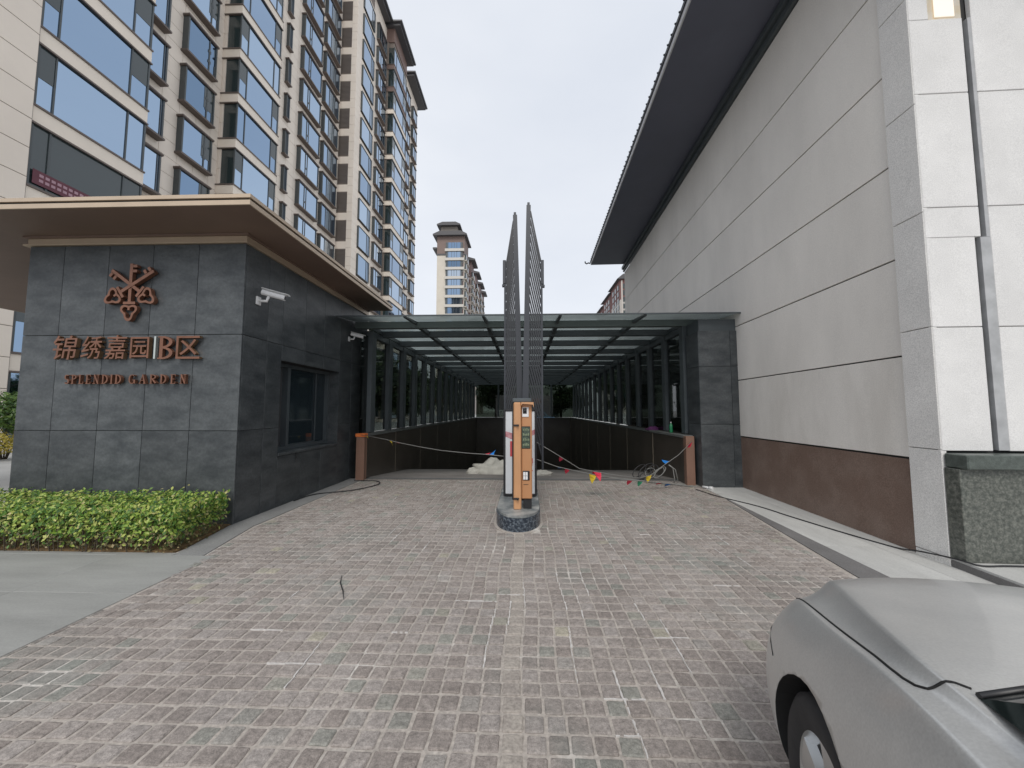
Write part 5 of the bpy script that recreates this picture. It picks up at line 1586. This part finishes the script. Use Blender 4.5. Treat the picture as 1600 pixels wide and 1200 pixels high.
def car_body():
    bm = bmesh.new()
    rings = []
    for (y_, b, P) in ST:
        row = []
        left = [(-x, z) for (x, z) in P[1:-1]]
        right = [(x, z) for (x, z) in P[1:-1]]
        seq = [P[0]] + left + [P[-1]] + right[::-1]
        for (x, z) in seq:
            row.append(bm.verts.new((x, y_ - b * (abs(x) / .9) ** 2, z)))
        rings.append(row)
    n = len(rings[0])
    cl = bm.edges.layers.float.new('crease_edge')
    for r0, r1 in zip(rings[:-1], rings[1:]):
        for j in range(n):
            bm.faces.new((r0[j], r0[(j + 1) % n], r1[(j + 1) % n], r1[j]))
    # end caps as strips between mirrored points
    for row, flip in ((rings[0], False), (rings[-1], True)):
        for j in range(0, 11):
            a, b, c, d = row[j], row[(j + 1)], row[(n - j - 1) % n], row[(n - j) % n]
            vs = [a, b, c, d]
            u = []
            for q in vs:
                if q not in u: u.append(q)
            if len(u) >= 3:
                try: bm.faces.new(u if flip else u[::-1])
                except ValueError: pass
    for r0, r1 in zip(rings[:-1], rings[1:]):
        for j in (2, n - 2, 5, n - 5):
            e = bm.edges.get((r0[j], r1[j]))
            if e: e[cl] = .86 if j in (2, n - 2) else .80
    bmesh.ops.recalc_face_normals(bm, faces=list(bm.faces))
    for f in bm.faces: f.smooth = True
    me = bpy.data.meshes.new('body')
    bm.to_mesh(me); bm.free()
    me.materials.append(CAR_PAINT); me.materials.append(CAR_WELL)
    o = bpy.data.objects.new('body', me); COL.objects.link(o)
    s = o.modifiers.new('s', 'SUBSURF'); s.levels = 3; s.render_levels = 3
    cut = MB()
    for yw in (0.0, -2.66):
        for sx in (-1, 1):
            ring = []
            N = 40
            for i in range(N):
                a = 2 * math.pi * i / N
                ring.append((yw + .365 * math.cos(a), .335 + .365 * math.sin(a)))
            x0, x1 = (sx * .62, sx * 1.2)
            cut.prism(ring, min(x0, x1), max(x0, x1), 0, 'x')
    cm = cut.mesh('cutter', CAR_WELL)
    co = bpy.data.objects.new('cutter', cm); COL.objects.link(co)
    bo = o.modifiers.new('b', 'BOOLEAN'); bo.operation = 'DIFFERENCE'; bo.object = co; bo.solver = 'EXACT'
    try: bo.material_mode = 'TRANSFER'
    except Exception: pass
    dg = bpy.context.evaluated_depsgraph_get(); dg.update()
    ev = o.evaluated_get(dg)
    out = bpy.data.meshes.new_from_object(ev)
    out.name = 'body'
    bpy.data.objects.remove(co, do_unlink=True)
    o.modifiers.clear()
    o.data = out
    return o
body = car_body()
body.parent = car
WL[body.name] = Vector((0, 0, 0))
bvh = BVHTree.FromPolygons([v.co[:] for v in body.data.vertices], [p.vertices[:] for p in body.data.polygons])
def drop(x, y_, lift=0.0, z=2.0):
    h, nrm, _, _ = bvh.ray_cast(Vector((x, y_, z)), Vector((0, 0, -1)))
    return (h + nrm * lift) if h else Vector((x, y_, 1.0))
GAP = mat('panel_gap', (.008, .008, .008), .8)
for sx in (-1, 1):
    pts = [(.725, .66), (.742, .56), (.755, .38), (.767, .2), (.780, .0), (.788, -.12), (.795, -.20), (.797, -.255), (.793, -.29), (.782, -.311), (.768, -.316), (.745, -.327), (.725, -.345)]
    dense = []
    for (a, b) in zip(pts[:-1], pts[1:]):
        for k in range(4): dense.append((a[0] + (b[0] - a[0]) * k / 4, a[1] + (b[1] - a[1]) * k / 4))
    put('bonnet_gap', MB().tube([drop(sx * x, y_, .0005) for x, y_ in dense], .0032, 6), GAP, body)
# bonnet front edge line and bumper seam on the nose corner
def side_hit(y_, z, sx):
    h, nrm, _, _ = bvh.ray_cast(Vector((sx * 2, y_, z)), Vector((-sx, 0, 0)))
    return h
for sx in (-1, 1):
    pts = [side_hit(y_, z, sx) for (y_, z) in ((.60, .735), (.60, .70), (.575, .66), (.52, .63), (.45, .61), (.39, .59))]
    pts = [p for p in pts if p]
    if len(pts) > 2: put('bumper_seam', MB().tube(pts, .0028, 6), GAP, body)
    pts = [side_hit(-.66 - .0 * k, z, sx) for k, z in enumerate((.93, .85, .75, .65, .5, .35))]
    pts = [p for p in pts if p]
    if len(pts) > 2: put('door_gap', MB().tube(pts, .003, 6), GAP, body)
    hl = lump(.13, .035, .05, 1.0, .05, 14, 6)
    h0 = side_hit(.67, .66, sx)
# headlights wrap the nose corners
for sx in (-1, 1):
    v = []
    for i in range(7):
        for z in (.62, .655, .69):
            x = .42 + .036 * i
            h, nrm, _, _ = bvh.ray_cast(Vector((sx * x, 2.0, z)), Vector((0, -1, 0)))
            h = h or Vector((sx * x, .7, z))
            v.append(tuple(h + (nrm or Vector((0, 1, 0))) * .004))
    f = []
    for i in range(6):
        for j in range(2):
            a = i * 3 + j
            f.append((a, a + 1, a + 4, a + 3))
    hb = MB().add(v, f, 0, True)
    put('headlight', hb, LAMP_GLASS, car)
put('grille', MB().cbox(-.38, .38, .86, .935, .42, .56, .01), BLACK_PLASTIC, car)
# cabin: glass ring, roof, pillars
base = [(0, -.185, 1.0), (.36, -.225, 1.0), (.60, -.315, .998), (.738, -.372, .985), (.752, -.50, 1.005), (.76, -.80, 1.00), (.765, -1.5, .985), (.76, -2.2, .995), (.70, -2.75, 1.01), (.40, -2.95, 1.03), (0, -3.0, 1.035)]
roofp = [(0, -1.02, 1.43), (.33, -1.03, 1.43), (.48, -1.06, 1.427), (.53, -1.08, 1.42), (.585, -1.14, 1.41), (.605, -1.3, 1.43), (.61, -1.7, 1.45), (.60, -2.1, 1.42), (.56, -2.3, 1.39), (.35, -2.42, 1.40), (0, -2.45, 1.41)]
def full(r_): return r_ + [(-x, y_, z) for (x, y_, z) in r_[-2:0:-1]]
B, T_ = full(base), full(roofp)
n = len(B)
mb = MB(); mb.add(B + T_, [(i, (i + 1) % n, n + (i + 1) % n, n + i) for i in range(n)], 0, False)
put('window', mb, CAR_GLASS, car)
top = [(x * .6, -1.72 + (y_ + 1.72) * .6, 1.475) for (x, y_, z) in T_]
mb = MB(); mb.add(T_ + top + [(0, -1.72, 1.485)], [(i, (i + 1) % n, n + (i + 1) % n, n + i) for i in range(n)] + [(n + i, n + (i + 1) % n, 2 * n) for i in range(n)], 0, True)
put('roof', mb, CAR_PAINT, car)
for sx in (-1, 1):
    q = [base[4], base[5], roofp[5], roofp[4]]
    v = [(p[0] * sx + sx * o_, p[1], p[2] + (.0 if o_ else 0)) for o_ in (.010, -.004) for p in q]
    put('pillar_panel', MB().add(v, [(0, 1, 2, 3), (7, 6, 5, 4), (0, 4, 5, 1), (1, 5, 6, 2), (2, 6, 7, 3), (3, 7, 4, 0)]), CAR_PAINT, car)
for sx in (-1, 1):
    for (bi, ti, r_) in ((4, 4, .020), (6, 6, .03), (8, 8, .045)):
        a, b = Vector(base[bi]), Vector(roofp[ti])
        mb = MB(); mb.tube([(a.x * sx, a.y, a.z), ((a.x + b.x) / 2 * sx + .012 * sx, (a.y + b.y) / 2, (a.z + b.z) / 2), (b.x * sx, b.y, b.z)], r_, 8, radii=[r_ * .4, r_ * .9, r_])
        put('pillar', mb, CAR_PAINT, car)
put('windscreen_seal', MB().tube([(-p[0], p[1], p[2] + .004) for p in base[3::-1]] + [(p[0], p[1], p[2] + .004) for p in base[1:4]], .006, 6), BLACK_PLASTIC, car)
0 and put('cowl', MB().prism([(-.60, -.345), (-.36, -.255), (0, -.225), (.36, -.255), (.60, -.345), (.36, -.315), (0, -.29), (-.36, -.315)], 1.0, 1.028), BLACK_PLASTIC, car)
put('wiper', MB().tube([(-.30, -.20, 1.04), (-.52, -.33, 1.055), (-.60, -.40, 1.065)], .007, 6), BLACK_PLASTIC, car)
put('wiper', MB().tube([(.25, -.27, 1.04), (.0, -.36, 1.09), (-.2, -.40, 1.10)], .009, 6), BLACK_PLASTIC, car)
for sx in (-1, 1):
    mr = put('wing_mirror', lump(.10, .055, .085, 3.0, .05, 14, 8), CAR_PAINT, car, loc=(sx * .99, -.98, .98))
    put('mirror_arm', MB().tube([(sx * .86, -.95, .965), (sx * .93, -.97, .985)], .02, 6), BLACK_PLASTIC, car)
    tl = side_hit(-3.25, .86, sx)
    put('tail_light', MB().cbox(sx * .62 - .1, sx * .62 + .1, -3.63, -3.55, .76, .90, .02), TAIL_RED, car)
for yw in (0.0, -2.66):
    for sx in (-1, 1):
        xo = sx * .875
        def pf(prof): return [(r_, sx * h) for (r_, h) in prof]
        wh = put('wheel', MB().lathe(pf([(.12, -.19), (.30, -.21), (.322, -.195), (.332, -.15), (.333, -.06), (.324, -.015), (.300, .0), (.245, -.004), (.225, -.012)]), 48, (xo, yw, .333), 'x'), TYRE, car)
        put('rim', MB().lathe(pf([(.226, -.012), (.222, -.018), (.212, -.03), (.20, -.07), (.16, -.10)]), 40, (xo, yw, .333), 'x'), ALLOY, wh)
        sp = MB()
        for k in range(5):
            a = 2 * math.pi * k / 5 + .31
            c, s_ = math.cos(a), math.sin(a)
            def P(r_, t, h): return (xo + sx * h, yw + r_ * c - t * s_, .333 + r_ * s_ + t * c)
            q = [P(.03, .030, -.028), P(.03, -.030, -.028), P(.218, -.055, -.016), P(.218, .055, -.016)]
            q2 = [P(.03, .034, -.06), P(.03, -.034, -.06), P(.218, -.06, -.045), P(.218, .06, -.045)]
            sp.add(q + q2, [(0, 1, 2, 3), (4, 7, 6, 5), (0, 4, 5, 1), (1, 5, 6, 2), (2, 6, 7, 3), (3, 7, 4, 0)])
        sp.lathe(pf([(.001, -.018), (.05, -.018), (.055, -.03), (.055, -.06)]), 20, (xo, yw, .333), 'x')
        put('spoke', sp, ALLOY, wh)
        put('brake_drum', MB().lathe(pf([(.001, -.08), (.16, -.08), (.20, -.10)]), 30, (xo, yw, .333), 'x'), BLACK_PLASTIC, wh)
        nb = MB()
        for k in range(5):
            a = 2 * math.pi * k / 5 + .94
            nb.lathe(pf([(.001, -.016), (.011, -.016), (.012, -.03)]), 8, (xo, yw + .085 * math.cos(a), .333 + .085 * math.sin(a)), 'x')
        put('wheel_nuts', nb, BLACK_PLASTIC, wh)
